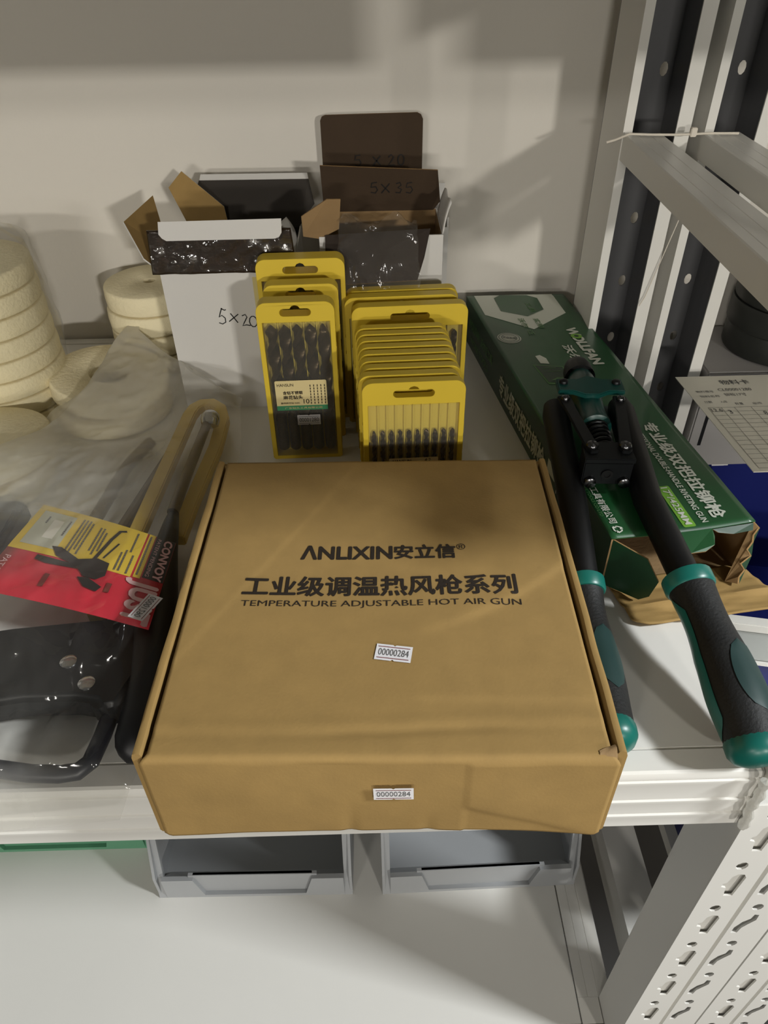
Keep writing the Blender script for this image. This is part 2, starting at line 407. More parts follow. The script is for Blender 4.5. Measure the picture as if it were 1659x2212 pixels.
# side ties between the front and back posts
def tie(x0, r):
    z0, z1 = 0.236, 0.2595; wx = 0.037
    pr = [(x0, z0), (x0, z1 - 0.001), (x0 + 0.001, z1), (x0 + 0.010, z1), (x0 + 0.0105, z1 - 0.001), (x0 + 0.011, z1), (x0 + 0.023, z1), (x0 + 0.0235, z1 - 0.001), (x0 + 0.024, z1), (x0 + wx - 0.001, z1), (x0 + wx, z1 - 0.001), (x0 + wx, z0), (x0 + wx - 0.002, z0), (x0 + wx - 0.002, z1 - 0.003), (x0 + 0.002, z1 - 0.003), (x0 + 0.002, z0)]
    MB().extrude([(x, 0.3025, z) for x, z in pr], (0, 0.4825, 0)).build('side_tie', RACK, r, smooth=25)
tie(0.2505, rack); tie(0.3275, rack2)
for x0, r in ((0.2690, rack), (0.3460, rack2)):     # flat straps that hang the front end of each tie from the shelf above
    MB().box(x0 - 0.004, x0 + 0.004, 0.3040, 0.3055, 0.2596, 0.4640).build('hanger_strap', RACK, r, smooth=0)
# twisted clear film wound round the joint of beam and post
b = MB(); path = []; rad = []
for i in range(26):
    t = i / 25; path.append(V((0.2448 + 0.002 * t + 0.0006 * math.sin(9 * t), 0.2485 + 0.0006 * math.sin(14 * t), 0.002 - 0.06 * t))); rad.append(0.0026 + 0.0005 * math.sin(t * 30))
b.tube(path, rad, 10, sx=1.25)
tag(b.build('plastic_film', film('twist_film', (0.9, 0.9, 0.9), 0.55, 0.12, 0.2, bump=0.4, bs=200)), 'twisted strip of clear film at the joint of shelf front and post', 'film')

# ------------------------------------------------------------------ brown carton (hot air gun)
box = thing('cardboard_box', 'brown kraft mailer carton with black printed lid lying across the shelf front', 'box', (0.0018, 0.3590, 0), math.radians(-1.5))
HX, HY, HH = 0.1352, 0.1365, 0.0845
def lid_z(x, y):
    z = HH - 0.0012
    z -= 0.0014 * max(0, 1 - (x / 0.12) ** 2) * max(0, 1 - (y / 0.13) ** 2)
    z += 0.0007 * noise.noise(V((x * 12, y * 12, 0.3))) + 0.00012 * noise.noise(V((x * 45, y * 45, 4)))
    yc = -0.1200 + 0.003 * math.sin(x * 22) + 0.0015 * noise.noise(V((x * 30, 0, 2)))
    z -= 0.0008 * math.exp(-((y - yc) / 0.0030) ** 2) * (0.6 + 0.4 * math.sin(x * 31 + 1))
    z += 0.0003 * math.exp(-((y - yc - 0.007) / 0.004) ** 2)
    d = (y + 0.050) - (x - 0.02) * 0.42 - 3.0 * (x - 0.05) ** 2
    if x > 0.02: z += 0.0006 * math.tanh(d / 0.003) * min(1, (x - 0.02) / 0.04)
    d2 = y - 0.11 - (x + 0.03) * 1.9
    z += 0.0002 * math.tanh(d2 / 0.002)
    d3 = (y + 0.098) + 0.02 * (x - 0.06)
    if x > 0.0: z += 0.0003 * math.tanh(d3 / 0.002) * min(1, x / 0.03)
    return z
def lid_pt(x, y, o=0.0003): return V((x, y, lid_z(x, y) + o))
b = MB()
b.box(-HX + 0.004, HX - 0.004, -HY + 0.004, HY, 0.0, 0.003)
b.box(-HX + 0.004, HX - 0.004, HY - 0.003, HY, 0.003, HH - 0.003)
b.box(-HX + 0.006, HX - 0.006, -HY + 0.0045, -HY + 0.0075, 0.002, HH - 0.006)
b.build('tray', KRAFT, box, world=False, smooth=0)
for s in (-1, 1):   # double walled sides with a rolled top edge
    pr = [(s * (HX - 0.001), 0.0), (s * HX, 0.002), (s * (HX - 0.0003), HH - 0.004), (s * (HX - 0.0012), HH - 0.0008), (s * (HX - 0.003), HH), (s * (HX - 0.0052), HH - 0.0006), (s * (HX - 0.0062), HH - 0.003), (s * (HX - 0.0066), 0.003), (s * (HX - 0.004), 0.0)]
    b = MB(); n = 36; m = len(pr); vs = []
    for i in range(n + 1):
        y = -HY + 0.0022 + (2 * HY - 0.0022) * i / n
        for (x, z) in pr:
            vs.append((x + 0.0006 * noise.noise(V((y * 30, s, z * 9))), y, z + (0.0005 * noise.noise(V((y * 40, s * 3, 1))) if z > 0.05 else 0)))
    b.add(vs, [(i * m + k, i * m + (k + 1) % m, (i + 1) * m + (k + 1) % m, (i + 1) * m + k) for i in range(n) for k in range(m)] + [tuple(range(m)), tuple(n * m + k for k in range(m - 1, -1, -1))])
    b.build('side_wall', KRAFT, box, world=False, smooth=50)
LX = 0.1263
def lid_fn(u, v):
    # v runs from the back edge over the front fold and down the front flap
    L1 = 2 * HY - 0.004; rr = 0.004; Lf = HH - 0.006
    d = v * (L1 + PI / 2 * rr + Lf)
    xx = (u * 2 - 1)
    if d <= L1:
        x = xx * LX; y = HY - 0.001 - d
        return V((x, y, lid_z(x, y)))
    if d <= L1 + PI / 2 * rr:
        a = (d - L1) / rr; x = xx * (LX + 0.0045 * (a / (PI / 2)))
        y0 = -HY + 0.003
        return V((x, y0 - rr * math.sin(a), lid_z(x, y0) - rr * (1 - math.cos(a))))
    t = (d - L1 - PI / 2 * rr) / Lf
    x = xx * (LX + 0.0045) * (1 + 0.004 * t)
    arch = 0.0062 * max(0, 1 - (x / 0.128) ** 2) + (0.0 if abs(xx) < 0.965 else 0.004 * ((abs(xx) - 0.965) / 0.035) ** 2)
    ztop = lid_z(x, -HY + 0.003) - rr
    z = ztop + (0.0004 + arch - ztop) * t
    bul = 0.0018 * math.sin(PI * t) * (1 - xx * xx) + 0.0009 * noise.noise(V((x * 22, z * 25, 7)))
    d4 = (z - 0.03) - (x - 0.06) * -0.45
    if x > 0.05: bul += 0.0006 * math.tanh(d4 / 0.003)
    dent = 0.0011 * math.exp(-((x + 0.018 - 0.05 * (z - 0.01)) / 0.004) ** 2) * max(0, 1 - z / 0.05)
    dent += 0.0010 * math.exp(-((x - 0.028) / 0.004) ** 2) * max(0, 1 - z / 0.03)
    return V((x, -HY - 0.001 - bul + dent, z))
b = MB().grid(lid_fn, 120, 200)
lid = b.build('lid', KRAFT, box, world=False, smooth=60)
md = lid.modifiers.new('board', 'SOLIDIFY'); md.thickness = 0.0016; md.offset = -1
# little torn curl at the right front corner
sheet_obj('torn_corner', [(0.108, -0.1362, HH + 0.0004), (0.121, -0.128, HH + 0.001), (0.1275, -0.1305, HH + 0.0006), (0.127, -0.1385, HH - 0.003), (0.122, -0.1405, HH - 0.0062), (0.117, -0.1395, HH - 0.0052)], 0.0006, KRAFT, KEDGE, box) if False else None
b = MB()
def tear(u, v):
    x = 0.1195 + 0.0095 * u; y = -HY + 0.004 - 0.005 * v + 0.004 * (1 - v) * u
    return V((x, y, lid_z(x, -HY + 0.006) + 0.0006 + 0.002 * math.sin(PI * v) * u - 0.004 * v * v + 0.0006 * noise.noise(V((x * 200, v * 5, 0)))))
b.grid(tear, 14, 6); b.build('torn_corner', KRAFT2, box, world=False, smooth=60)
# printing on the lid: pixel plan measured from the carton itself
lf = lambda u, v: lid_pt(u, v)
b = MB()
text('ΛNLIXIN', '', None, None, lf, (-0.0560, 0.0082, 0.0206, 0.0342), bold=0.035, mb=b)
text('安立信', '', None, None, lf, (0.0098, 0.0530, 0.0202, 0.0344), bold=0.032, mb=b)
text('®', '', None, None, lf, (0.0540, 0.0604, 0.0285, 0.0348), mb=b)
b.build('logo_print', INK, box, world=False, smooth=0, merge=False)
text('工业级调温热风枪系列', 'title_print', INK, box, lf, (-0.0925, 0.0918, -0.0150, 0.0034), bold=0.028)
text('TEMPERATURE ADJUSTABLE HOT AIR GUN', 'subtitle_print', INK, box, lf, (-0.0919, 0.0930, -0.0258, -0.0190))
def sticker(fn, number, wd, hh, parent, world=False, notch=True, ink=GREYI, lines=REDI, name='price_sticker'):
    """price gun label, notched above and below, with a printed number"""
    n = 0.045
    pts = [(-0.5, -0.5), (-n, -0.5), (0, -0.42), (n, -0.5), (0.5, -0.5), (0.5, 0.5), (n, 0.5), (0, 0.42), (-n, 0.5), (-0.5, 0.5)]
    g = lambda u, v, o=0.0002: fn(u * wd, v * hh, o)
    b = MB(); polyp(pts, g, b); st = b.build(name, STICK, parent, world=world, smooth=0)
    st['label'] = 'small white price sticker with a printed number'
    b = MB(); text(number, '', None, None, lambda u, v: g(u, v, 0.0004), (-0.42, 0.42, -0.2, 0.22), mb=b)
    b.build('number_print', ink, st, world=world, smooth=0, merge=False)
    if lines:
        b = MB()
        for v in (-0.36, 0.34): rectp(-0.44, 0.44, v - 0.02, v + 0.02, lambda u, q: g(u, q, 0.0004), b)
        b.build('line_print', lines, st, world=world, smooth=0, merge=False)
    return st
def on_lid(cx, cy, a):
    ca, sa = math.cos(a), math.sin(a)
    return lambda u, v, o: lid_pt(cx + u * ca - v * sa, cy + u * sa + v * ca, o + 0.0004)
def on_flap(cx, cz, a=0.0):
    ca, sa = math.cos(a), math.sin(a)
    return lambda u, v, o: V((cx + u * ca - v * sa, -HY - 0.0042 - o, cz + u * sa + v * ca))
sticker(on_lid(0.0085, -0.0640, math.radians(-9)), '00000284', 0.0225, 0.0125, box)
sticker(on_flap(0.0078, 0.0538, math.radians(1.0)), '00000284', 0.0225, 0.0118, box)

# ------------------------------------------------------------------ green carton of the rivet gun
ga = math.radians(7.8)
GW, GL, GH = 0.120, 0.462, 0.055
# local frame: x to the right across, y back along the length, origin at the front left bottom corner
gmat = Matrix.Translation(V((0.1825, 0.4250, 0))) @ Matrix.Rotation(ga, 4, 'Z')
gb = thing('tool_carton', 'dark green printed tool carton lying open along the right edge of shelf', 'box', mat=gmat)
b = MB(); t = 0.0014
b.box(0, GW, 0.004, GL, 0, t); b.box(0, t, 0.0, GL, t, GH - t); b.box(GW - t, GW, 0.0, GL, t, GH - t); b.box(t, GW - t, GL - t, GL, t, GH - t)
o = b.build('carton_wall', [GRND, KRAFT2], gb, world=False, smooth=0, merge=False)
for f in o.data.polygons:
    c = f.center; n = f.normal
    inner = (0.0005 < c.x < GW - 0.0005) and (0 < c.z < GH) and (c.y < GL - 0.0002) and not (abs(n.z) > .5 and c.z < 0.0002) and not (abs(c.x) < 1e-4) and not (abs(c.x - GW) < 1e-4)
    f.material_index = 1 if inner else 0
def gtop(u, v):
    x = u * GW; y = v * GL
    z = GH - 0.0025 * math.exp(-((y - 0.0) / 0.05) ** 2) * math.sin(PI * u) + 0.0007 * noise.noise(V((x * 14, y * 10, 3))) - 0.0016 * math.exp(-(((y - 0.165) - 0.3 * x) / 0.006) ** 2) * max(0, 1 - u)
    return z
def gpt(x, y, o=0.0003): return V((x, y, gtop(x / GW, y / GL) + o))
b = MB().grid(lambda u, v: V((u * GW, v * GL, gtop(u, v))), 24, 60)
o = b.build('top_panel', [GRN, KRAFT2], gb, world=False); md = o.modifiers.new('board', 'SOLIDIFY'); md.thickness = 0.0014; md.offset = -1
md.material_offset = 1
# print on the top; local map of the printed panel
b = MB(); polyp([(0.009, 0.461), (0.0081, 0.4047), (0.0538, 0.3634), (0.1041, 0.4046), (0.1056, 0.4550), (0.1050, 0.461)], gpt, b); b.build('emblem_print', PRW, gb, world=False, smooth=0)
b = MB(); polyp([(0.0313, 0.4519), (0.0402, 0.4600), (0.0731, 0.4582), (0.0835, 0.4489), (0.0810, 0.4156), (0.0566, 0.3974), (0.0294, 0.4137)], lambda u, v: gpt(u, v, 0.0006), b)
b.build('emblem_print', GRN, gb, world=False, smooth=0)
rot = lambda cx, cy, a: (lambda u, v: gpt(cx + u * math.cos(a) - v * math.sin(a), cy + u * math.sin(a) + v * math.cos(a), 0.0008))
b = MB(); f = rot(0.0, 0.0, -PI / 2)
for w_, r_ in (('工具', (-0.4360, -0.4080, 0.0635, 0.0700)), ('沃尔', (-0.3925, -0.3680, 0.0425, 0.0500)), ('实用', (-0.3900, -0.3660, 0.0600, 0.0670)), ('泛', (-0.3620, -0.3490, 0.0440, 0.0510))):
    text(w_, '', None, None, f, r_, bold=0.01, mb=b)
b.build('slogan_print', PALEG, gb, world=False, smooth=0, merge=False)
b = MB(); polyp(disc_pts(0.0193, 0.3435, 0.0132), gpt, b); b.build('badge_print', PRW, gb, world=False, smooth=0)
b = MB(); f = rot(0.0193, 0.3435, -0.3)
for r in (0.0118, 0.0086):
    for k in range(28):
        a0, a1 = 2 * PI * k / 28, 2 * PI * (k + 1) / 28
        b.add([f(r * math.cos(a0), r * math.sin(a0)), f(r * math.cos(a1), r * math.sin(a1)), f((r - .0007) * math.cos(a1), (r - .0007) * math.sin(a1)), f((r - .0007) * math.cos(a0), (r - .0007) * math.sin(a0))], [(0, 1, 2, 3)])
text('欢迎验货', '', None, None, f, (-0.0072, 0.0072, -0.0019, 0.0021), bold=0.02, mb=b)
b.build('badge_print', GRND, gb, world=False, smooth=0, merge=False)
# long titles read towards the open end
def gtext(s, name, mat, y0, y1, xa, xb, bold=0.0, o=0.0005):
    """letters whose tops point to +x and that read towards the viewer"""
    return text(s, name, mat, gb, lambda u, v: gpt(v, -u, o), (-y0, -y1, xa, xb), bold=bold)
gtext('WOLLFAN', 'brand_print', PRW, 0.363, 0.272, 0.0890, 0.1005, bold=0.05)
b = MB(); polyp(disc_pts(0.0945, 0.3405, 0.0062), lambda u, v: gpt(u, v, 0.0007), b); b.build('brand_print', LIME, gb, world=False, smooth=0)
b = MB(); polyp(disc_pts(0.0945, 0.3405, 0.0026), lambda u, v: gpt(u, v, 0.0009), b); b.build('brand_print', GRND, gb, world=False, smooth=0)
gtext('沃尔泛', 'brand_print', PRW, 0.320, 0.258, 0.0705, 0.0815, bold=0.03)
gtext('专业级双把拉铆枪', 'title_print', PRW, 0.1530, 0.0105, 0.0895, 0.1030, bold=0.03)
gtext('PROFESSIONAL DOUBLE-HANDLE RIVETING GUN', 'subtitle_print', PRW, 0.1480, 0.0075, 0.0793, 0.0846, bold=0.018)
b = MB(); polyp(rrect(0.0626, 0.0730, 0.0045, 0.0568, 0.0018), gpt, b); b.build('size_label', LIME, gb, world=False, smooth=0)
gtext('17"/425MM', 'size_print', PRW, 0.0545, 0.0070, 0.0648, 0.0708, bold=0.012, o=0.0008)
gtext('沃尔工具有限公司', 'company_print', PRW, 0.0790, 0.0165, 0.0050, 0.0120, bold=0.012)
gtext('WORK TOOLS CO LTD', 'company_print', PALEG, 0.0740, 0.0260, 0.0012, 0.0040)
# recycling mark of three bent arrows
b = MB(); f = rot(0.0085, 0.0090, PI / 6)
for k in range(3):
    a = 2 * PI * k / 3; ca, sa = math.cos(a), math.sin(a)
    g = lambda u, v: f(u * ca - v * sa, u * sa + v * ca)
    stroke([(-0.0030, -0.0032), (0.0012, -0.0032), (0.0024, -0.0022)], 0.0012, g, b)
    polyp([(0.0010, -0.0012), (0.0042, -0.0022), (0.0036, 0.0006)], g, b)
b.build('recycling_mark', PRW, gb, world=False, smooth=0, merge=False)
# small picture of the tool printed left of the logo
b = MB(); polyp([(0.0345, 0.298), (0.0400, 0.300), (0.0445, 0.292), (0.0440, 0.279), (0.0350, 0.281)], gpt, b); b.build('picture_print', PRW, gb, world=False, smooth=0)
b = MB(); polyp([(0.0255, 0.279), (0.0560, 0.272), (0.0560, 0.232), (0.0290, 0.236)], gpt, b); b.build('picture_print', PALEG, gb, world=False, smooth=0)
b = MB(); polyp([(0.0275, 0.2765), (0.0545, 0.2700), (0.0545, 0.236), (0.0305, 0.240)], lambda u, v: gpt(u, v, 0.0006), b); b.build('picture_print', GRND, gb, world=False, smooth=0)
b = MB(); rectp(0.0330, 0.0470, 0.2680, 0.2690, lambda u, v: gpt(u, v, 0.0008), b); rectp(0.0360, 0.0500, 0.2610, 0.2618, lambda u, v: gpt(u, v, 0.0008), b); polyp([(0.034, 0.243), (0.042, 0.248), (0.053, 0.246), (0.053, 0.241)], lambda u, v: gpt(u, v, 0.0008), b); b.build('picture_print', PALEG, gb, world=False, smooth=0)
# left side face lettering
sf = lambda u, v: V((-0.0004, -u, v))
text('专业级双把拉铆枪', 'side_print', PRW, gb, sf, (-0.303, -0.150, 0.009, 0.034), bold=0.03)
text('WOLLFAN', 'side_print', PALEG, gb, sf, (-0.440, -0.392, 0.026, 0.037), bold=0.03)
text('沃尔泛工具', 'side_print', PALEG, gb, sf, (-0.385, -0.335, 0.025, 0.037), bold=0.03)
text('WORK TOOLS', 'side_print', PALEG, gb, sf, (-0.430, -0.350, 0.008, 0.017), bold=0.02)
text('TOOLS', 'side_print', PRW, gb, sf, (-0.1150, -0.0850, 0.012, 0.021), bold=0.02)
b = MB(); polyp([(-0.140, 0.020), (-0.119, 0.020), (-0.119, 0.033), (-0.140, 0.033)], sf, b); b.build('side_label', PRW, gb, world=False, smooth=0)
# flaps of the open end (local coordinates)
def gl(p): return gmat @ V(p)
def gsheet(name, pts, th, fr, bk): return sheet_obj(name, [gl(p) for p in pts], th, fr, bk, gb, KEDGE)
gsheet('dust_flap', [(0.001 + 0.024 * q, 0.002 - 0.027 * q, z) for q, z in ((0, 0.004), (0.9, 0.006), (1.1, 0.014), (1.2, 0.032), (0.85, 0.049), (0, 0.053))], 0.0012, GRND, KRAFT2)
gsheet('tuck_flap', [(0.042, -0.001, 0.0530)] + [(0.046, -0.010, 0.0500), (0.050, -0.016, 0.050), (0.058, -0.019, 0.047), (0.070, -0.019, 0.047), (0.078, -0.016, 0.050), (0.082, -0.008, 0.0510), (0.083, -0.001, 0.0530)], 0.0012, GRN, KRAFT2)
# ragged torn right flap hanging from the side wall
rg = [(GW - 0.001, 0.0, GH - 0.001)]
for i in range(9):
    rg.append((GW + 0.002 - 0.004 * (i % 2) + 0.0015 * math.sin(i * 2.1) - 0.0016 * i, -0.004 - 0.0022 * i, GH - 0.004 - 0.0054 * i))
rg += [(GW - 0.018, -0.014, 0.004), (GW - 0.004, 0.0, 0.003)]
gsheet('torn_flap', rg, 0.0014, GRND, KRAFT2)
gsheet('torn_flap', [(0.084, -0.0005, 0.052), (GW - 0.002, -0.0005, 0.0535), (GW - 0.003, -0.004, 0.049), (0.100, -0.005, 0.0485), (0.088, -0.003, 0.050)], 0.0014, KRAFT2, GRND)
b = MB()
def bflap(u, v):
    x = 0.006 + u * (0.118 + 0.012 * v) + 0.004 * v; y = 0.004 - v * 0.052
    if v > 0.85: x += (0.5 - u) * 0.02 * ((v - 0.85) / 0.15) ** 2
    z = 0.0022 + 0.0025 * math.exp(-((v - 0.62) / 0.06) ** 2) + 0.004 * max(0, v - 0.62) * (0.4 + abs(u - 0.3)) + 0.0009 * noise.noise(V((u * 5, v * 9, 1))) * 1.5
    if u < 0.25: z += 0.0035 * (v - 0.6 if v > 0.6 else 0)
    return V((x, y, z))
b.grid(bflap, 30, 26); o = b.build('bottom_flap', KRAFT, gb, world=False); md = o.modifiers.new('board', 'SOLIDIFY'); md.thickness = 0.0014; md.offset = -1

for ch in gb.children_recursive:
    for v in ch.data.vertices: v.co.y -= v.co.x * math.tan(ga) * max(0.0, min(1.0, v.co.y / GL))
# ------------------------------------------------------------------ rivet gun
rg_ = thing('rivet_gun', 'long two-handled hand riveter with teal head lying on the green carton', 'tool', (0.19, 0.42, 0.03))
ax0, ax1 = V((0.1970, 0.6127, 0.0840)), V((0.1894, 0.4800, 0.0800))
D = (ax1 - ax0).normalized(); S = V((1, 0.06, 0)); S = (S - D * S.dot(D)).normalized(); N3 = S.cross(D); N3 = N3 if N3.z > 0 else -N3
def gp(d, s, n=0.0): return ax0 + D * d + S * s + N3 * n
MB().lathe([(0.0, -0.034), (0.0075, -0.034), (0.0115, -0.030), (0.0135, -0.022), (0.0145, -0.010), (0.0145, -0.008), (0.0125, -0.008)], ax0, 28, ax=D).build('nose_cap', TUBEB, rg_, bevel=0)
MB().lathe([(0.0112, -0.010), (0.0122, -0.004), (0.0135, 0.006), (0.0145, 0.016), (0.0145, 0.030), (0.0130, 0.034), (0.0130, 0.066), (0.0138, 0.069), (0.0138, 0.074), (0.009, 0.076)], ax0, 28, ax=D).build('barrel', TEALD, rg_)
b = MB()
for nn in (0.0118, -0.0168):
    pts = [gp(0.020, -0.029, nn), gp(0.020, -0.010, nn), gp(0.014, 0.0, nn), gp(0.020, 0.012, nn), gp(0.020, 0.030, nn), gp(0.040, 0.030, nn), gp(0.040, 0.016, nn), gp(0.046, 0.006, nn), gp(0.046, -0.006, nn), gp(0.040, -0.016, nn), gp(0.040, -0.029, nn)]
    b.extrude(pts, N3 * 0.005)
b.build('head_plate', TEALD, rg_, bevel=0.0008)
BOLT = M('dark_bolt', (92, 92, 94), 0.22, metal=1.0)
def bolt(d, s, n, r=0.0042, m=BOLT): MB().lathe([(r, 0), (r, 0.0012), (r * 0.85, 0.0024), (r * 0.4, 0.0031)], gp(d, s, n), 16, ax=N3).build('bolt', m, rg_)
for s in (-0.023, 0.024): bolt(0.027, s, 0.0168, 0.004, GUNM)
# coil spring behind the barrel, on its rod
MB().tube([gp(0.07, 0), gp(0.125, 0)], 0.0055, 14).build('rod', GUNM, rg_)
pts = [gp(0.076 + 0.042 * i / 130, 0.0088 * math.cos(2 * PI * 7 * i / 130), 0.0088 * math.sin(2 * PI * 7 * i / 130)) for i in range(131)]
MB().tube(pts, 0.0020, 7).build('spring', GUNM, rg_)
# jaw block with a hole in its end
b = MB(); b.extrude([gp(0.112, -0.020, 0.0085), gp(0.112, 0.0185, 0.0085), gp(0.136, 0.0195, 0.0085), gp(0.136, -0.021, 0.0085)], N3 * 0.0045)
b.build('block_plate', GUNM, rg_, bevel=0.0006)
b = MB(); b.extrude([gp(0.112, -0.019, -0.014), gp(0.112, 0.018, -0.014), gp(0.1345, 0.019, -0.014), gp(0.1345, -0.0205, -0.014)], N3 * 0.0222)
b.build('jaw_block', GUNM, rg_, bevel=0.001)
MB().lathe([(0.0048, 0), (0.0048, 0.0008), (0.0026, 0.0008), (0.0026, -0.002)], gp(0.1352, -0.001, -0.003), 18, ax=D).build('jaw_bush', TUBEB, rg_)
for s in (-0.0135, 0.0130): bolt(0.121, s, 0.0152, 0.0052)
for s in (-0.014, 0.0135): MB().lathe([(0.0048, 0), (0.0048, 0.004), (0.003, 0.005)], gp(0.1345, s, -0.010), 14, ax=D).build('bolt', BOLT, rg_)
# flat links from the handle heads to the block
for s0, s1 in ((-0.024, -0.0135), (0.0245, 0.0130)):
    for nn in (0.0095, ):
        a, c = gp(0.045, s0, nn), gp(0.124, s1, nn + 0.0032); d = (c - a).normalized(); e = N3.cross(d).normalized() * 0.0058
        b = MB(); b.extrude([a - e - d * 0.003, a + e - d * 0.003, a + e * 0.8 + d * 0.02, c + e * 0.9, c + d * 0.005 + e * 0.5, c + d * 0.005 - e * 0.5, c - e * 0.9, a - e * 0.8 + d * 0.02], N3 * 0.0032)
        b.build('link', GUNM, rg_, bevel=0.0005)
    bolt(0.048, s0, 0.0128, 0.0040)
def handle(pts, side, fat=1.0):
    h = [V(p) for p in pts]
    d = (h[2] - h[0]).normalized()
    MB().tube([h[0] - d * 0.012, h[0], h[1], h[2] + d * 0.004], [0.0095, 0.0118, 0.0116, 0.0114], 18).build('handle_tube', TUBEB, rg_)
    g0, g1, g2 = h[2], h[3], h[4]
    dd = (g1 - g0).normalized()
    MB().tube([g0 - dd * 0.004, g0 - dd * 0.003, g0 + dd * 0.006, g0 + dd * 0.008], [q * fat for q in (0.0165, 0.0182, 0.0182, 0.0168)], 24).build('grip_collar', TEAL, rg_)
    n = 26; path = []; rad = []
    for i in range(n + 1):
        t = i / n
        p = g0 * (1 - t) * (1 - t) + (g1 * 2 - (g0 + g2) * 0.5) * 2 * t * (1 - t) + g2 * t * t
        path.append(p); rad.append(0.0172 - 0.0022 * math.sin(PI * min(1, t * 2.2)) * (1 if t < 0.45 else 0) + 0.0022 * math.exp(-((t - 0.72) / 0.2) ** 2)); rad[-1] *= fat
    gr = MB().tube(path, rad, 26).build('grip', RUB, rg_)
    # moulded teal stripe along the left flank and an oval pad on top
    b = MB(); vs = []; m = 7
    for i in range(2, n):
        t = (path[min(i + 1, n)] - path[i - 1]).normalized(); sx = t.cross(V((0, 0, 1))).normalized(); up = sx.cross(t)
        wfac = min(1, (i - 2) / 3, (n - 1 - i) / 3 + 0.15)
        for k in range(m):
            a = math.radians(-14 + (k / (m - 1) - 0.5) * 70 * wfac)
            vs.append(path[i] + (sx * math.cos(a) + up * math.sin(a)) * (rad[i] + 0.0005))
    rows = n - 2
    b.add(vs, [(i * m + k, i * m + k + 1, (i + 1) * m + k + 1, (i + 1) * m + k) for i in range(rows - 1) for k in range(m - 1)])
    b.build('grip_stripe', TEAL, rg_, smooth=60)
    b = MB(); vs = []; i0, i1 = 11, 22; m = 7
    for i in range(i0, i1 + 1):
        t = (path[min(i + 1, n)] - path[i - 1]).normalized(); sx = t.cross(V((0, 0, 1))).normalized(); up = sx.cross(t)
        q = (i - i0) / (i1 - i0); wf = math.sqrt(max(0.0, 1 - (2 * q - 1) ** 2)) + 0.02
        for k in range(m):
            a = math.radians(112 + (k / (m - 1) - 0.5) * 76 * wf)
            vs.append(path[i] + (sx * math.cos(a) + up * math.sin(a)) * (rad[i] + 0.0005))
    rows = i1 - i0 + 1
    b.add(vs, [(i * m + k, i * m + k + 1, (i + 1) * m + k + 1, (i + 1) * m + k) for i in range(rows - 1) for k in range(m - 1)])
    b.build('grip_pad', TEALI, rg_, smooth=60)
    e = (path[-1] - path[-3]).normalized()
    MB().lathe([(rad[-1] * 0.98, -0.004), (rad[-1] * 1.06, 0.0), (rad[-1] * 1.04, 0.006), (rad[-1] * 0.85, 0.011), (rad[-1] * 0.5, 0.0135), (0.001, 0.0142)], path[-1], 26, ax=e).build('end_cap', TEAL, rg_)
handle([(0.1660, 0.573, 0.0740), (0.1615, 0.469, 0.0565), (0.1580, 0.3977, 0.0330), (0.1550, 0.3480, 0.0215), (0.1512, 0.2790, 0.0175)], -1, 0.86)
handle([(0.2270, 0.575, 0.0740), (0.2200, 0.462, 0.0620), (0.2262, 0.3785, 0.0530), (0.2325, 0.3150, 0.0390), (0.2360, 0.2625, 0.0235)], 1)

# ------------------------------------------------------------------ drill bit cases
BITS = {}
def bit_mesh(r, L, flute):
    b = MB(); n = 12; rows = 54; vs = []
    for i in range(rows + 1):
        z = flute * i / rows; a0 = 2 * PI * z / (r * 11.0)
        tip = min(1, (flute - z) / (r * 1.1) + 0.12)
        for k in range(n):
            a = 2 * PI * k / n; rr = r * (0.62 + 0.38 * abs(math.cos(a)) ** 0.55) * tip
            rr = r * tip * (1.0 if abs(math.cos(a)) > 0.55 else 0.66)
            vs.append((rr * math.cos(a + a0), rr * math.sin(a + a0), z))
    fs = [(i * n + k, i * n + (k + 1) % n, (i + 1) * n + (k + 1) % n, (i + 1) * n + k) for i in range(rows) for k in range(n)]
    fs += [tuple(range(n - 1, -1, -1)), tuple(rows * n + k for k in range(n))]
    b.add(vs, fs)
    b.lathe([(r * 0.9, 0.0), (r * 0.95, -0.002), (r * 0.95, -(L - flute) + 0.001), (r * 0.8, -(L - flute))], n=14)
    return b
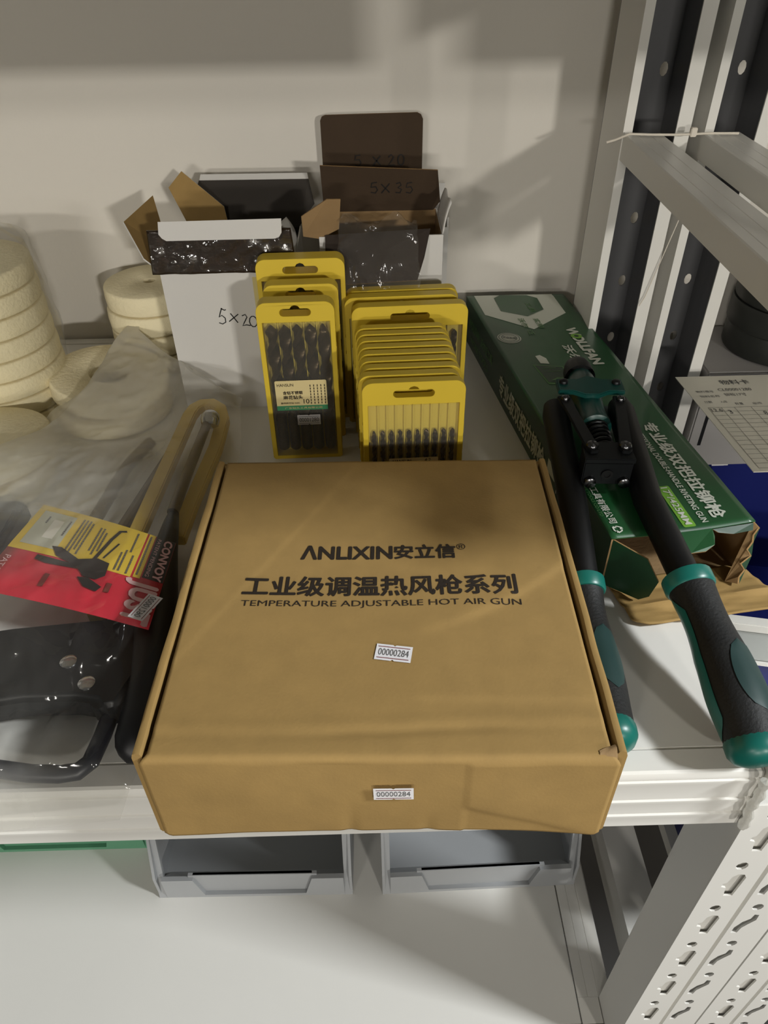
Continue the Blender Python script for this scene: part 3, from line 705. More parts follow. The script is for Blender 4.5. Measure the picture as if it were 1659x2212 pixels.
def case_proto(W, H, T, head, nb, r, bitL, flute, ztop, label, group, sticker_no=None, lab=True):
    """local frame: x across from the centre, y back from the front face, z up"""
    c = thing('drill_bit_case', label, 'case', group=group)
    hw = W / 2; hh = min(0.2 * W, 0.019); zc = H - head * 0.5
    hang = []
    for k in range(9): hang.append((hh / 2 * 1.0 + hh * 0.5 - 0.0035 + 0.0035 * math.sin(PI * k / 8), zc - 0.0038 + 0.0035 - 0.0035 * math.cos(PI * k / 8)))
    hang += [(0.0045, zc + 0.0032), (0.003, zc + 0.0055), (0.0, zc + 0.0065), (-0.003, zc + 0.0055), (-0.0045, zc + 0.0032)]
    for k in range(9): hang.append((-hh + 0.0035 - 0.0035 * math.sin(PI * k / 8), zc + 0.0032 - 0.0035 + 0.0035 * math.cos(PI * k / 8)))
    rr = 0.009
    outer = [(-hw, 0.002), (-hw + 0.002, 0), (hw - 0.002, 0), (hw, 0.002)] + [(hw - rr + rr * math.cos(PI / 2 * k / 6), H - rr + rr * math.sin(PI / 2 * k / 6)) for k in range(7)] + [(-hw + rr - rr * math.sin(PI / 2 * k / 6), H - rr + rr * math.cos(PI / 2 * k / 6)) for k in range(7)]
    win = [(-hw + 0.0045, 0.004), (hw - 0.0045, 0.004), (hw - 0.0045, H - head), (-hw + 0.0045, H - head)]
    vs, fs = plate2d(outer, [win, hang], T - 0.002)
    b = MB(); b.add([(p.x, p.z + T / 2, p.y) for p in vs], fs)
    b.build('case_frame', YEL, c, world=False, bevel=0.0007, seg=1)
    b = MB(); b.box(-hw + 0.003, hw - 0.003, T - 0.0034, T - 0.001, 0.003, H - head + 0.002)
    pitch = (W - 0.011) / nb
    for k in range(1, nb): b.box(-hw + 0.0055 + pitch * k - 0.0005, -hw + 0.0055 + pitch * k + 0.0005, T - 0.006, T - 0.003, 0.006, H - head - 0.001)
    # small latch ribs on the side rails
    for q in range(5):
        z = 0.015 + q * (H - head - 0.03) / 5
        b.box(hw - 0.0004, hw + 0.0004, T * 0.25, T * 0.75, z, z + 0.012); b.box(-hw - 0.0004, -hw + 0.0004, T * 0.25, T * 0.75, z, z + 0.012)
    b.build('back_panel', YELD, c, world=False, smooth=0, merge=False)
    bm_ = bit_mesh(r, bitL, flute)
    o = bm_.build('drill_bit', STEELD, c, world=False, smooth=50)
    for k in range(nb):
        q = o if k == 0 else o.copy()
        if k: COL.objects.link(q); q.parent = c
        q.location = (-hw + 0.0055 + pitch * (k + 0.5), T - 0.0045 - r, ztop - flute); q.rotation_euler = (0, 0, k * 1.3)
    MB().box(-hw + 0.005, hw - 0.005, 0.0004, 0.0014, 0.0045, H - head - 0.0005).build('clear_cover', CLEAR, c, world=False, smooth=0)
    return c
FR = lambda cx, cz, y=-0.0001: (lambda u, v, o=0.0: V((cx + u, y - o, cz + v)))
pc1 = case_proto(0.070, 0.166, 0.0172, 0.0185, 5, 0.0056, 0.133, 0.094, 0.1425, 'yellow case of five thick drill bits, front of the left pile', 'cases of thick drill bits')
pc1.location = (-0.0676, 0.6185, 0.0); pc1.rotation_euler = (math.radians(-1.0), 0, math.radians(1.5)); 
# label and sticker of the front case
lb = MB(); polyp(rrect(-0.0255, 0.0235, 0.0590, 0.0895, 0.0015), FR(0, 0, -0.0002), lb); L_ = lb.build('label', LBL, pc1, world=False, smooth=0); L_['label'] = 'cream paper label with green strip and writing'
lb = MB(); polyp([(-0.0255, 0.0575), (0.0235, 0.0575), (0.0235, 0.0625), (-0.0255, 0.0625)], FR(0, 0, -0.0004), lb); lb.build('label_strip', LBLG, L_, world=False, smooth=0)
lb = MB(); f0 = FR(0, 0, -0.0006)
text('HANSUN', '', None, None, f0, (-0.0235, -0.008, 0.0835, 0.0865), mb=lb); text('含钴不锈钢', '', None, None, f0, (-0.0185, 0.000, 0.0748, 0.0785), bold=0.02, mb=lb)
text('麻花钻头', '', None, None, f0, (-0.0185, 0.000, 0.0696, 0.0738), bold=0.02, mb=lb); text('直柄麻花钻 SIZE:', '', None, None, f0, (-0.0215, -0.003, 0.0645, 0.0665), mb=lb); text('10', '', None, None, f0, (0.0005, 0.006, 0.0645, 0.0695), mb=lb)
for k in range(5):
    for j in range(7): rectp(0.0075 + k * 0.0034, 0.0083 + k * 0.0034, 0.0640 + j * 0.0031, 0.0662 + j * 0.0031, f0, lb)
lb.build('label_print', INK, L_, world=False, smooth=0, merge=False)
lb = MB(); text('广东钻头工具有限公司', '', None, None, FR(0, 0, -0.0008), (-0.018, 0.018, 0.0590, 0.0612), mb=lb); lb.build('label_print', LBL, L_, world=False, smooth=0, merge=False)
g1 = FR(0.0042, 0.0462, -0.0002); sticker(lambda u, v, o: g1(u, v, o), '00001280', 0.0225, 0.0112, pc1, ink=GREYI, lines=GREYI)
pc2 = copy_tree(pc1); pc2.location = (-0.0650, 0.6560, 0); pc2.rotation_euler = (math.radians(-1.5), 0, math.radians(2.0)); pc2['label'] = 'yellow case of thick drill bits, second in the left pile'
for ch in list(pc2.children_recursive):
    if ch.name.split('.')[0] in ('label', 'label_strip', 'label_print', 'price_sticker', 'number_print', 'line_print'): bpy.data.objects.remove(ch)
pc3 = case_proto(0.085, 0.1775, 0.020, 0.021, 5, 0.0062, 0.142, 0.100, 0.150, 'taller yellow drill bit case standing at the back of the left pile', 'cases of thick drill bits')
pc3.location = (-0.0668, 0.6930, 0.0); pc3.rotation_euler = (0, 0, math.radians(1.5))
ps1 = case_proto(0.0865, 0.134, 0.0105, 0.021, 10, 0.0021, 0.075, 0.043, 0.0865, 'yellow case of ten thin drill bits, front of the right pile', 'cases of thin drill bits')
ps1.location = (0.0340, 0.5310, 0.0); ps1.rotation_euler = (math.radians(-1.0), 0, math.radians(2.0))
lb = MB(); polyp(rrect(-0.0215, 0.0220, 0.030, 0.0598, 0.0012), FR(0, 0, -0.0002), lb); L2 = lb.build('label', LBL, ps1, world=False, smooth=0)
lb = MB(); text('HANSUN', '', None, None, FR(0, 0, -0.0005), (-0.018, -0.002, 0.0552, 0.0582), bold=.01, mb=lb); text('4.2', '', None, None, FR(0, 0, -0.0005), (0.010, 0.0155, 0.0552, 0.0588), mb=lb)
lb.build('label_print', INK, L2, world=False, smooth=0, merge=False)
ords = ['second', 'third', 'fourth', 'fifth', 'sixth', 'seventh', 'eighth', 'ninth']
xo = [0.0275, 0.0292, 0.0282, 0.0278, 0.0270, 0.0262, 0.0252, 0.0240]
for k in range(8):
    c = copy_tree(ps1); c.location = (xo[k] + 0.0035, 0.5310 + 0.0126 * (k + 1), 0)
    c.rotation_euler = (math.radians(-1.0), 0, math.radians(2.0 + random.uniform(-0.4, 0.4)))
    c['label'] = f'yellow case of thin drill bits, {ords[k]} from the front of the right pile'
    for ch in list(c.children_recursive):
        if ch.name.split('.')[0] in ('label', 'label_print'): bpy.data.objects.remove(ch)
pl1 = case_proto(0.112, 0.1415, 0.0135, 0.0215, 8, 0.0030, 0.092, 0.058, 0.113, 'wider yellow drill bit case right behind the row of thin cases', 'wide yellow cases')
pl1.location = (0.0372, 0.6640, 0); pl1.rotation_euler = (0, 0, math.radians(2.5))
for k, (x, y, s) in enumerate(((0.0300, 0.6860, 'middle of the three wide ones'), (0.0310, 0.7010, 'rearmost of the three wide ones'))):
    c = copy_tree(pl1); c.location = (x, y, 0); c.rotation_euler = (0, 0, math.radians(2.5)); c['label'] = f'wide yellow drill bit case, {s}'

# ------------------------------------------------------------------ white cartons at the back
cl = thing('white_carton', 'open white carton marked with a handwritten size, dark tape on its front flap', 'box', (-0.14, 0.79, 0))
X0, X1, Y0, Y1, Z1 = -0.2085, -0.076, 0.7215, 0.845, 0.1575
b = MB(); t = 0.0016
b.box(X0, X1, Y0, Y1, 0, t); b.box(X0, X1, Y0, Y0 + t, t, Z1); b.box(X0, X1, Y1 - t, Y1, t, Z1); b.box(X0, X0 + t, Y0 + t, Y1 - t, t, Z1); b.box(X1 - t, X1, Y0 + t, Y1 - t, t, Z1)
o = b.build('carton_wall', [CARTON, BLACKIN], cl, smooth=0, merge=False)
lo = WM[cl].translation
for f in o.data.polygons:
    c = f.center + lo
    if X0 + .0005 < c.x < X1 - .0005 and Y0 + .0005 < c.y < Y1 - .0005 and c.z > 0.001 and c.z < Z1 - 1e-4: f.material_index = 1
# front flap, covered in brown packing tape, and its white tuck tongue folded outward
b = MB()
def ff(u, v):
    x = X0 - 0.004 + u * (X1 - X0 + 0.005); z = 0.1560 + v * 0.042
    y = Y0 - 0.0045 + 0.003 * v + 0.0012 * noise.noise(V((x * 40, z * 40, 2))) + 0.001 * noise.noise(V((x * 110, z * 90, 5)))
    return V((x + (0.003 * (1 - v) if u > 0.5 else -0.002 * (1 - v)), y, z + 0.0008 * noise.noise(V((x * 60, 1, v)))))
b.grid(ff, 44, 14); o = b.build('front_flap', BROWNTAPE, cl, smooth=70); md = o.modifiers.new('board', 'SOLIDIFY'); md.thickness = 0.0012
tp = [(-0.1985, 0.7150, 0.2075), (-0.0825, 0.7150, 0.2085), (-0.0830, 0.7115, 0.1965), (-0.0855, 0.7105, 0.1930), (-0.0895, 0.7100, 0.1915), (-0.1925, 0.7100, 0.1912), (-0.1965, 0.7106, 0.1935), (-0.1992, 0.7115, 0.197)]
sheet_obj('tuck_tongue', tp[::-1], 0.001, CARTON, KRAFT2, cl)
# clear tape over the dark flap
b = MB(); b.grid(lambda u, v: ff(u * 0.98 + 0.01, v * 0.9 + 0.05) + V((0, -0.0016 + 0.0012 * noise.noise(V((u * 18, v * 7, 9))), 0)), 50, 16)
b.build('clear_tape', film('glossy_tape', (0.95, 0.93, 0.9), 0.02, 0.06, 0.08, bump=0.4, bs=90), cl, smooth=70)
sheet_obj('side_flap', [(-0.2085, 0.7225, 0.157), (-0.2085, 0.770, 0.160), (-0.2290, 0.8250, 0.1990), (-0.2440, 0.7560, 0.1945), (-0.2215, 0.722, 0.170)], 0.0014, KRAFT, CARTON, cl)
sheet_obj('side_flap', [(x, 0.8410 + (z - 0.158) * 0.25, z) for x, z in ((-0.1985, 0.158), (-0.1560, 0.162), (-0.1590, 0.1800), (-0.2010, 0.2150), (-0.2170, 0.1995))], 0.0014, KRAFT, CARTON, cl)
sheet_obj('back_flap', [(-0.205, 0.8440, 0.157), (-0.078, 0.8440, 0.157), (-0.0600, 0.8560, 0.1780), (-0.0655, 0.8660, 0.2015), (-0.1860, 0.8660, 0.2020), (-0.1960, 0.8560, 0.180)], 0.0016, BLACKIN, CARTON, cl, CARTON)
sheet_obj('flap_edge', [(-0.1860, 0.8663, 0.2012), (-0.0655, 0.8663, 0.2008), (-0.0670, 0.8720, 0.2062), (-0.1845, 0.8720, 0.2066)], 0.001, CARTON, CARTON, cl)
b = MB()
b.grid(lambda u, v: V((X1 - 0.0005 - 0.016 * v * v + 0.006 * v, 0.725 + 0.060 * u + 0.012 * v, Z1 + 0.040 * v * (1 - 0.35 * u))), 10, 10)
o = b.build('side_flap', CARTON, cl, smooth=60); md = o.modifiers.new('board', 'SOLIDIFY'); md.thickness = 0.0012
# handwriting 5x20 in felt pen
f = lambda u, v: V((-0.1535 + u, Y0 - 0.0003, 0.1110 + v)); b = MB()
stroke([(0.0005, 0.007), (-0.0015, 0.0025), (-0.0035, -0.0030), (-0.0005, -0.0010), (0.0025, -0.0040), (0.0025, -0.0085), (-0.0010, -0.0105), (-0.0045, -0.0090)], 0.0011, f, b)
stroke([(-0.0006, 0.0066), (0.0030, 0.0045), (0.0045, 0.0052)], 0.0011, f, b)
stroke([(0.0085, 0.0010), (0.0150, -0.0095)], 0.0011, f, b); stroke([(0.0165, 0.0000), (0.0060, -0.0080)], 0.0011, f, b)
stroke([(0.0200, -0.0020), (0.0235, -0.0005), (0.0250, -0.0035), (0.0215, -0.0095), (0.0195, -0.0130), (0.0235, -0.0120), (0.0275, -0.0130)], 0.0011, f, b)
stroke([(0.0310 + 0.004 * math.cos(a / 10 * 2 * PI), -0.0085 + 0.006 * math.sin(a / 10 * 2 * PI)) for a in range(11)], 0.0011, f, b)
b.build('handwriting', PEN, cl, smooth=0, merge=False)
b = MB(); b.grid(lambda u, v: V((-0.1180 + 0.012 * u, Y0 - 0.0004, 0.055 + 0.095 * v)), 1, 1)
b.build('yellow_band', film('faint_yellow_band', (1.0, 0.93, 0.62), 0.02, 0.02), cl, smooth=0)  # faint see-through yellow band running up the carton front

cr = thing('white_carton', 'open carton with brown flaps marked by hand and a clear liner hanging out', 'box', (0.015, 0.785, 0))
X0, X1, Y0, Y1, Z1 = -0.0500, 0.0740, 0.7440, 0.8260, 0.1800
b = MB()
b.box(X0, X1, Y0, Y1, 0, t); b.box(X0, X1, Y0, Y0 + t, t, Z1); b.box(X0, X1, Y1 - t, Y1, t, Z1); b.box(X0, X0 + t, Y0 + t, Y1 - t, t, Z1); b.box(X1 - t, X1, Y0 + t, Y1 - t, t, Z1)
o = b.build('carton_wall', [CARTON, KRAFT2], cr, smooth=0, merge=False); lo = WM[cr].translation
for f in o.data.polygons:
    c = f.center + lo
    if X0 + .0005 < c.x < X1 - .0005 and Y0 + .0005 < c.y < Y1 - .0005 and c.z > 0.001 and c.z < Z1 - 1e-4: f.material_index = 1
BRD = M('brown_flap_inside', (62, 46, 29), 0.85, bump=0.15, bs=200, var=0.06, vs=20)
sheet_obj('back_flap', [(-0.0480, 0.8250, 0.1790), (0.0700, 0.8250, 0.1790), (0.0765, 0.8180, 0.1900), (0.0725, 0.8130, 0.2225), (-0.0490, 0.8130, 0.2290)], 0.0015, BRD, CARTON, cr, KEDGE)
DKF = M('shaded_flap_inside', (46, 36, 29), 0.8, var=0.1, vs=20)  # flap brown darkened, the front flap's shade is put into the colour
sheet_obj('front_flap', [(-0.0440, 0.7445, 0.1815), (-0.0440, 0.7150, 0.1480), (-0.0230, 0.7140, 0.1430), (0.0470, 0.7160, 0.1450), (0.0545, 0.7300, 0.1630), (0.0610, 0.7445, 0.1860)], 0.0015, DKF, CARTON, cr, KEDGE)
sheet_obj('side_flap', [(-0.0500, 0.7460, 0.1780), (-0.0300, 0.7500, 0.1860), (-0.0270, 0.7450, 0.2160), (-0.0400, 0.7420, 0.2170), (-0.0660, 0.7430, 0.2010), (-0.0655, 0.7420, 0.1820)], 0.0014, KRAFT2, CARTON, cr, KEDGE)
b = MB(); b.grid(lambda u, v: V((X1 - 0.0010 + 0.004 * v + 0.003 * v ** 3, 0.746 + 0.062 * u, Z1 + 0.030 * v * (1 - 0.15 * u) + 0.002 * math.sin(u * 9) * v)), 10, 8)
o = b.build('side_flap', CARTON, cr, smooth=60); md = o.modifiers.new('board', 'SOLIDIFY'); md.thickness = 0.0013
b = MB()
def liner(u, v):
    x = -0.030 + 0.078 * u; p = v
    y = 0.7600 - 0.0500 * p; z = 0.1950 - 0.058 * p * p + 0.004 * math.sin(u * 11) * (1 - p)
    k = 0.006 * noise.noise(V((u * 5, v * 3, 3))) + 0.0035 * noise.noise(V((u * 13, v * 7, 8)))
    return V((x + 0.004 * noise.noise(V((v * 4, u * 3, 2))), y - 0.006 - abs(k), z + k))
b.grid(liner, 46, 30); b.build('plastic_liner', CLING, cr, smooth=80)
bkn = V((0, 0.8130 - 0.8250, 0.0)); 
def bf(u, v):   # hand lettering on the inside of the back flap
    tt = (v - 0.179) / 0.047; return V((u, 0.8250 - 0.0120 * tt - 0.0012, v))
def digits(kind, cx, cz, h, f, b):
    q = h
    seg = {'5': [[(0.55, 1.0), (0.1, 0.95), (0.0, 0.55), (0.45, 0.6), (0.6, 0.3), (0.4, 0.0), (0.0, 0.08)]], 'x': [[(0.0, 0.85), (0.75, 0.05)], [(0.75, 0.9), (0.0, 0.0)]],
           '2': [[(0.05, 0.75), (0.3, 1.0), (0.55, 0.75), (0.3, 0.35), (0.0, 0.02), (0.65, 0.05)]], '0': [[(0.3 + 0.3 * math.cos(a * PI / 6 + 1), 0.5 + 0.48 * math.sin(a * PI / 6 + 1)) for a in range(13)]],
           '3': [[(0.05, 0.9), (0.4, 1.0), (0.5, 0.75), (0.2, 0.52), (0.55, 0.35), (0.4, 0.02), (0.0, 0.08)]]}[kind]
    for s_ in seg: stroke([(cx + a * q, cz + c * q) for a, c in s_], 0.0012, f, b)
b = MB()
for ch, x in (('5', 0.003), ('x', 0.014), ('3', 0.029), ('5', 0.040)): digits(ch, x, 0.199 - (x - .003) * 0.02, 0.0115, bf, b)
b.build('handwriting', PEN, cr, smooth=0, merge=False)
c2 = thing('white_carton', 'rearmost carton with a tall brown flap standing up against the wall', 'box', (0.01, 0.86, 0))
X0, X1, Y0, Y1, Z1 = -0.0530, 0.0880, 0.8300, 0.8900, 0.1880
b = MB()
b.box(X0, X1, Y0, Y1, 0, t); b.box(X0, X1, Y0, Y0 + t, t, Z1 - 0.03); b.box(X0, X1, Y1 - t, Y1, t, Z1); b.box(X0, X0 + t, Y0 + t, Y1 - t, t, Z1 - 0.02); b.box(X1 - t, X1, Y0 + t, Y1 - t, t, Z1 - 0.02)
b.build('carton_wall', CARTON, c2, smooth=0, merge=False)
tp = [(-0.0500, 0.8885, 0.188), (0.0612, 0.8885, 0.188), (0.0612, 0.8865, 0.2550), (0.0590, 0.8865, 0.2595), (0.0550, 0.8865, 0.2615), (-0.0440, 0.8865, 0.2605), (-0.0480, 0.8865, 0.2590), (-0.0500, 0.8865, 0.2550)]
sheet_obj('back_flap', tp, 0.0015, BRD, CARTON, c2, KEDGE)
b = MB(); fb = lambda u, v: V((u, 0.8857, v))
for ch, x in (('5', -0.014), ('x', 0.006), ('2', 0.023), ('0', 0.034)): digits(ch, x, 0.2085, 0.0115, fb, b)
b.build('handwriting', PEN, c2, smooth=0, merge=False)

# ------------------------------------------------------------------ felt wheels
def felt(R, r, h, label, loc, group=None, tilt=(0, 0)):
    b = MB(); e = 0.0022
    b.lathe([(r, e), (r + 0.0008, 0), (R - e, 0), (R - e * 0.3, e * 0.3), (R, e), (R + 0.0006, h / 2), (R, h - e), (R - e * 0.3, h - e * 0.3), (R - e, h), (r + 0.001, h), (r, h - 0.001)], n=64, closed=True)
    o = b.build('felt_wheel', FELT, None, smooth=50)
    o.location = loc; o.rotation_euler = (tilt[0], tilt[1], random.uniform(0, 6))
    return tag(o, label, 'polishing wheel', group)
on = ['bottom', 'second from the bottom', 'second from the top', 'top']
for k in range(4):
    felt(0.0525, 0.0065, 0.0232, f'cream felt wheel, {on[k]} one of the short stack beside the white carton', (-0.2595 + random.uniform(-.001, .001), 0.8460 + random.uniform(-.001, .001), 0.0002 + 0.0250 * k), 'felt wheels in the short stack')
names = ['lowest', 'second from below', 'third from below', 'fourth from below', 'fourth from the top', 'third from the top', 'second from the top', 'topmost']
for k in range(8):
    felt(0.066, 0.010, 0.0196, f'cream felt wheel, {names[k]} of the tall bagged stack at the left', (-0.4020 - 0.0006 * k, 0.7300, 0.0002 + 0.0212 * k), 'felt wheels in the tall stack')
felt(0.0620, 0.0210, 0.0205, 'cream felt wheel with a wide hole lying beneath the bag tip', (-0.2890, 0.7250, 0.0255), None, (math.radians(7), math.radians(2)))
felt(0.0620, 0.0205, 0.0200, 'flat felt wheel lying beneath the wide-holed wheel', (-0.2880, 0.7200, 0.0010), None)
felt(0.0660, 0.0120, 0.0220, 'cream felt wheel lying flat in front of the tall stack', (-0.3800, 0.5980, 0.0250), None, (math.radians(4), math.radians(-3)))
felt(0.0640, 0.0120, 0.0220, 'felt wheel lying lowest in front of the tall stack', (-0.3780, 0.5960, 0.0005), None)
# thin wrapper round the tall stack
b = MB()
def wrap(u, v):
    a = -0.9 * PI + 1.5 * PI * u; k = 0.0035 * noise.noise(V((math.cos(a) * 2, math.sin(a) * 2, v * 5))) + 0.002 * noise.noise(V((a * 3, v * 12, 1)))
    rr = 0.0695 + 0.002 + k - 0.010 * max(0, v - 0.9) * 6
    return V((-0.4040 + rr * math.cos(a), 0.7300 + rr * math.sin(a), 0.002 + 0.184 * v))
b.grid(wrap, 60, 40); tag(b.build('plastic_wrapper', film('thin_wrapper', (1.0, 1.0, 0.99), 0.03, 0.015, 0.12, bump=0.4, bs=60), None, smooth=80), 'thin clear wrapper around the tall stack of felt wheels', 'bag')

# ------------------------------------------------------------------ hacksaw in its bag
hs = thing('hacksaw', 'hacksaw with black moulded handle and yellow blade guard lying in clear bag', 'saw', (-0.2, 0.43, 0))
YB = [V(p) for p in ((-0.2140, 0.385, 0.022), (-0.2055, 0.475, 0.0225), (-0.1990, 0.575, 0.0225), (-0.1930, 0.668, 0.0225), (-0.1900, 0.681, 0.0225), (-0.1830, 0.690, 0.022), (-0.1730, 0.692, 0.021), (-0.1640, 0.685, 0.019), (-0.1590, 0.668, 0.016), (-0.1600, 0.62, 0.014), (-0.1690, 0.53, 0.014), (-0.1720, 0.48, 0.014))]
b = MB(); vs = []
for i, p in enumerate(YB):     # flat yellow bow of the frame
    t_ = (YB[min(i + 1, len(YB) - 1)] - YB[max(i - 1, 0)]).normalized(); n_ = V((-t_.y, t_.x, 0)).normalized() * 0.0066
    vs += [p - n_ - V((0, 0, 0.005)), p + n_ - V((0, 0, 0.005)), p + n_ + V((0, 0, 0.005)), p - n_ + V((0, 0, 0.005))]
m = len(YB); b.add(vs, [(i * 4 + k, i * 4 + (k + 1) % 4, i * 4 + 4 + (k + 1) % 4, i * 4 + 4 + k) for i in range(m - 1) for k in range(4)] + [(3, 2, 1, 0), tuple(4 * m - 4 + k for k in range(4))])
b.build('frame_bow', GUARDY, hs, bevel=0.0012)
MB().tube([(-0.1690, 0.642, 0.031), (-0.1745, 0.545, 0.031), (-0.1768, 0.500, 0.030)], [0.0046, 0.0050, 0.0052], 12).build('tension_rod', SAWM, hs)
MB().lathe([(0.0045, -0.008), (0.0085, -0.006), (0.0098, 0.0), (0.0090, 0.005), (0.0065, 0.0085), (0.0030, 0.0102), (0.0004, 0.0106)], (-0.1668, 0.646, 0.0315), 24, ax=(0.05, 0.75, 0.65)).build('wing_cap', CHROME, hs)
MB().tube([(-0.2050, 0.615, 0.012), (-0.2150, 0.56, 0.012), (-0.2310, 0.47, 0.012)], 0.0052, 10).build('spare_blade', SAWM, hs)
MB().tube([(-0.2310, 0.640, 0.010), (-0.2450, 0.598, 0.010), (-0.2560, 0.50, 0.010)], 0.0060, 10).build('spare_blade', SAWM, hs)
# moulded handle body, closed grip behind it and the tubular guard
b = MB(); hp = [(-0.3100, 0.365), (-0.2700, 0.372), (-0.2300, 0.376), (-0.1900, 0.380), (-0.1640, 0.385), (-0.1640, 0.330), (-0.1740, 0.300), (-0.1850, 0.296), (-0.1900, 0.303), (-0.2050, 0.306), (-0.2400, 0.306), (-0.2750, 0.300), (-0.3100, 0.290)]
b.extrude([(x, y, 0.008) for x, y in hp], (0, 0, 0.024)); b.build('handle', BLK, hs, bevel=0.005, seg=3, smooth=60)
MB().tube([(-0.1768, 0.512, 0.028), (-0.1768, 0.490, 0.027), (-0.1755, 0.455, 0.025), (-0.1720, 0.41, 0.022), (-0.1655, 0.365, 0.0205), (-0.1590, 0.325, 0.0195), (-0.1580, 0.297, 0.018), (-0.1610, 0.280, 0.016), (-0.1650, 0.272, 0.015), (-0.1670, 0.2695, 0.0145)], [0.003, 0.0065, 0.0105, 0.0150, 0.0172, 0.0172, 0.0165, 0.0145, 0.0095, 0.004], 22).build('grip', BLK, hs, smooth=60)
MB().tube([(-0.1830, 0.306, 0.016), (-0.1850, 0.288, 0.014), (-0.1885, 0.270, 0.012), (-0.1950, 0.2635, 0.0115), (-0.2060, 0.2620, 0.0115), (-0.2250, 0.2630, 0.0115), (-0.2600, 0.2690, 0.012), (-0.2850, 0.282, 0.0125)], 0.0058, 16).build('hand_guard', BLUEK, hs)
for x, y in ((-0.2170, 0.3360), (-0.1990, 0.3170)): MB().lathe([(0.0060, 0), (0.0058, 0.0012), (0.0040, 0.0022), (0.0008, 0.0026)], (x, y, 0.0318), 20).build('rivet', CHROME, hs)
# header card printed red, yellow and black
P00, P10, P01, P11 = V((-0.2820, 0.4950, 0.046)), V((-0.1600, 0.4420, 0.046)), V((-0.3060, 0.4000, 0.046)), V((-0.1640, 0.3560, 0.043))
def cp(u, v, o=0.0):
    p = P00 * (1 - u) * (1 - v) + P10 * u * (1 - v) + P01 * (1 - u) * v + P11 * u * v
    p.z += o + 0.004 * math.sin(PI * u) * 0.6 - 0.002 * v; return p
card = thing('printed_card', 'red, yellow and black header card lying on the hacksaw in clear bag', 'card', (-0.23, 0.43, 0.044))
def cpart(name, mat, u0, u1, v0, v1, o, parent=card, nu=10):
    b = MB(); b.grid(lambda a, c: cp(u0 + a * (u1 - u0), v0 + c * (v1 - v0), o), nu, 4); return b.build(name, mat, parent, smooth=60)
o = cpart('card_sheet', CARDR, 0, 1, 0, 1, 0.0); md = o.modifiers.new('t', 'SOLIDIFY'); md.thickness = 0.0005; md.offset = -1
cpart('yellow_panel', CARDY, 0.0, 0.805, 0.0, 0.53, 0.0003)
cpart('black_panel', CARDK, 0.87, 1.0, 0.0, 0.50, 0.0003, nu=2)
cpart('yellow_strip', CARDY, 0.818, 0.862, 0.0, 0.52, 0.0003, nu=1)
cpart('diagram_panel', M('grey_print', (196, 196, 176), 0.5), 0.05, 0.30, 0.06, 0.46, 0.0005, nu=3); cpart('diagram_panel', PAPER, 0.16, 0.235, 0.14, 0.36, 0.0007, nu=1)
ct = lambda u, v: cp(1 - v, u, 0.0007)   # letters read down the card, tops towards +u
def ctext(s, mat, v0, v1, ua, ub, bold=0.0, name='card_print'):
    return text(s, name, mat, card, lambda u, v: cp(v, u, 0.0008), (v0, v1, ua, ub), bold=bold, world=True)
ctext('CONVOY', PINK, 0.02, 0.50, 0.932, 0.985, 0.04); ctext('PATENT PENDING', PINK, 0.03, 0.48, 0.885, 0.908)
ctext('JUST', PINK, 0.545, 0.985, 0.795, 0.985, 0.045); ctext('PAT.P', PINK, 0.62, 0.80, 0.035, 0.075)
b = MB()
random.seed(3)
for u, v0, v1 in ((0.36, 0.06, 0.44), (0.385, 0.06, 0.46), (0.41, 0.06, 0.40), (0.435, 0.08, 0.44), (0.50, 0.10, 0.38), (0.525, 0.10, 0.42), (0.55, 0.14, 0.36), (0.70, 0.30, 0.50), (0.725, 0.26, 0.50), (0.75, 0.04, 0.26), (0.775, 0.30, 0.5), (0.838, 0.03, 0.48), (0.12, 0.12, 0.2), (0.28, 0.12, 0.3)):
    v = v0
    while v < v1:
        q = random.uniform(0.012, 0.022); rectp(u - 0.006, u + 0.006, v, v + q * 0.75, lambda a, c: cp(a, c, 0.0009), b); v += q
b.build('card_print', GREYI, card, smooth=0, merge=False)
b = MB(); k = lambda a, c: cp(a, c, 0.0010)
polyp([(0.27, 0.43), (0.33, 0.42), (0.47, 0.50), (0.58, 0.44), (0.66, 0.46), (0.67, 0.60), (0.63, 0.66), (0.55, 0.66), (0.50, 0.60), (0.30, 0.62), (0.22, 0.60), (0.22, 0.55), (0.44, 0.56), (0.33, 0.52)], k, b)
polyp([(0.52, 0.68), (0.58, 0.66), (0.68, 0.72), (0.66, 0.78), (0.58, 0.76)], k, b)
stroke([(0.56, 0.46), (0.60, 0.20), (0.63, 0.08), (0.67, 0.06)], 0.022, k, b); stroke([(0.61, 0.42), (0.66, 0.22)], 0.012, k, b)
b.build('picture_print', CARDK, card, smooth=0, merge=False)
b = MB(); rectp(0.70, 0.73, 0.66, 0.76, k, b); rectp(0.34, 0.37, 0.72, 0.86, k, b); b.build('card_print', REDI, card, smooth=0)
sv = [V((-0.1760, 0.3700, 0.0525)), V((-0.1580, 0.3560, 0.0525))]
def stk(u, v, o):
    ex = V((-0.42, -0.90, 0)).normalized(); ey = V((0.90, -0.42, 0)).normalized(); return V((-0.1655, 0.3660, 0.0535 + o)) - ex * u * -1 + ey * v * -1
st = sticker(stk, '00001290', 0.024, 0.0125, card, world=True)

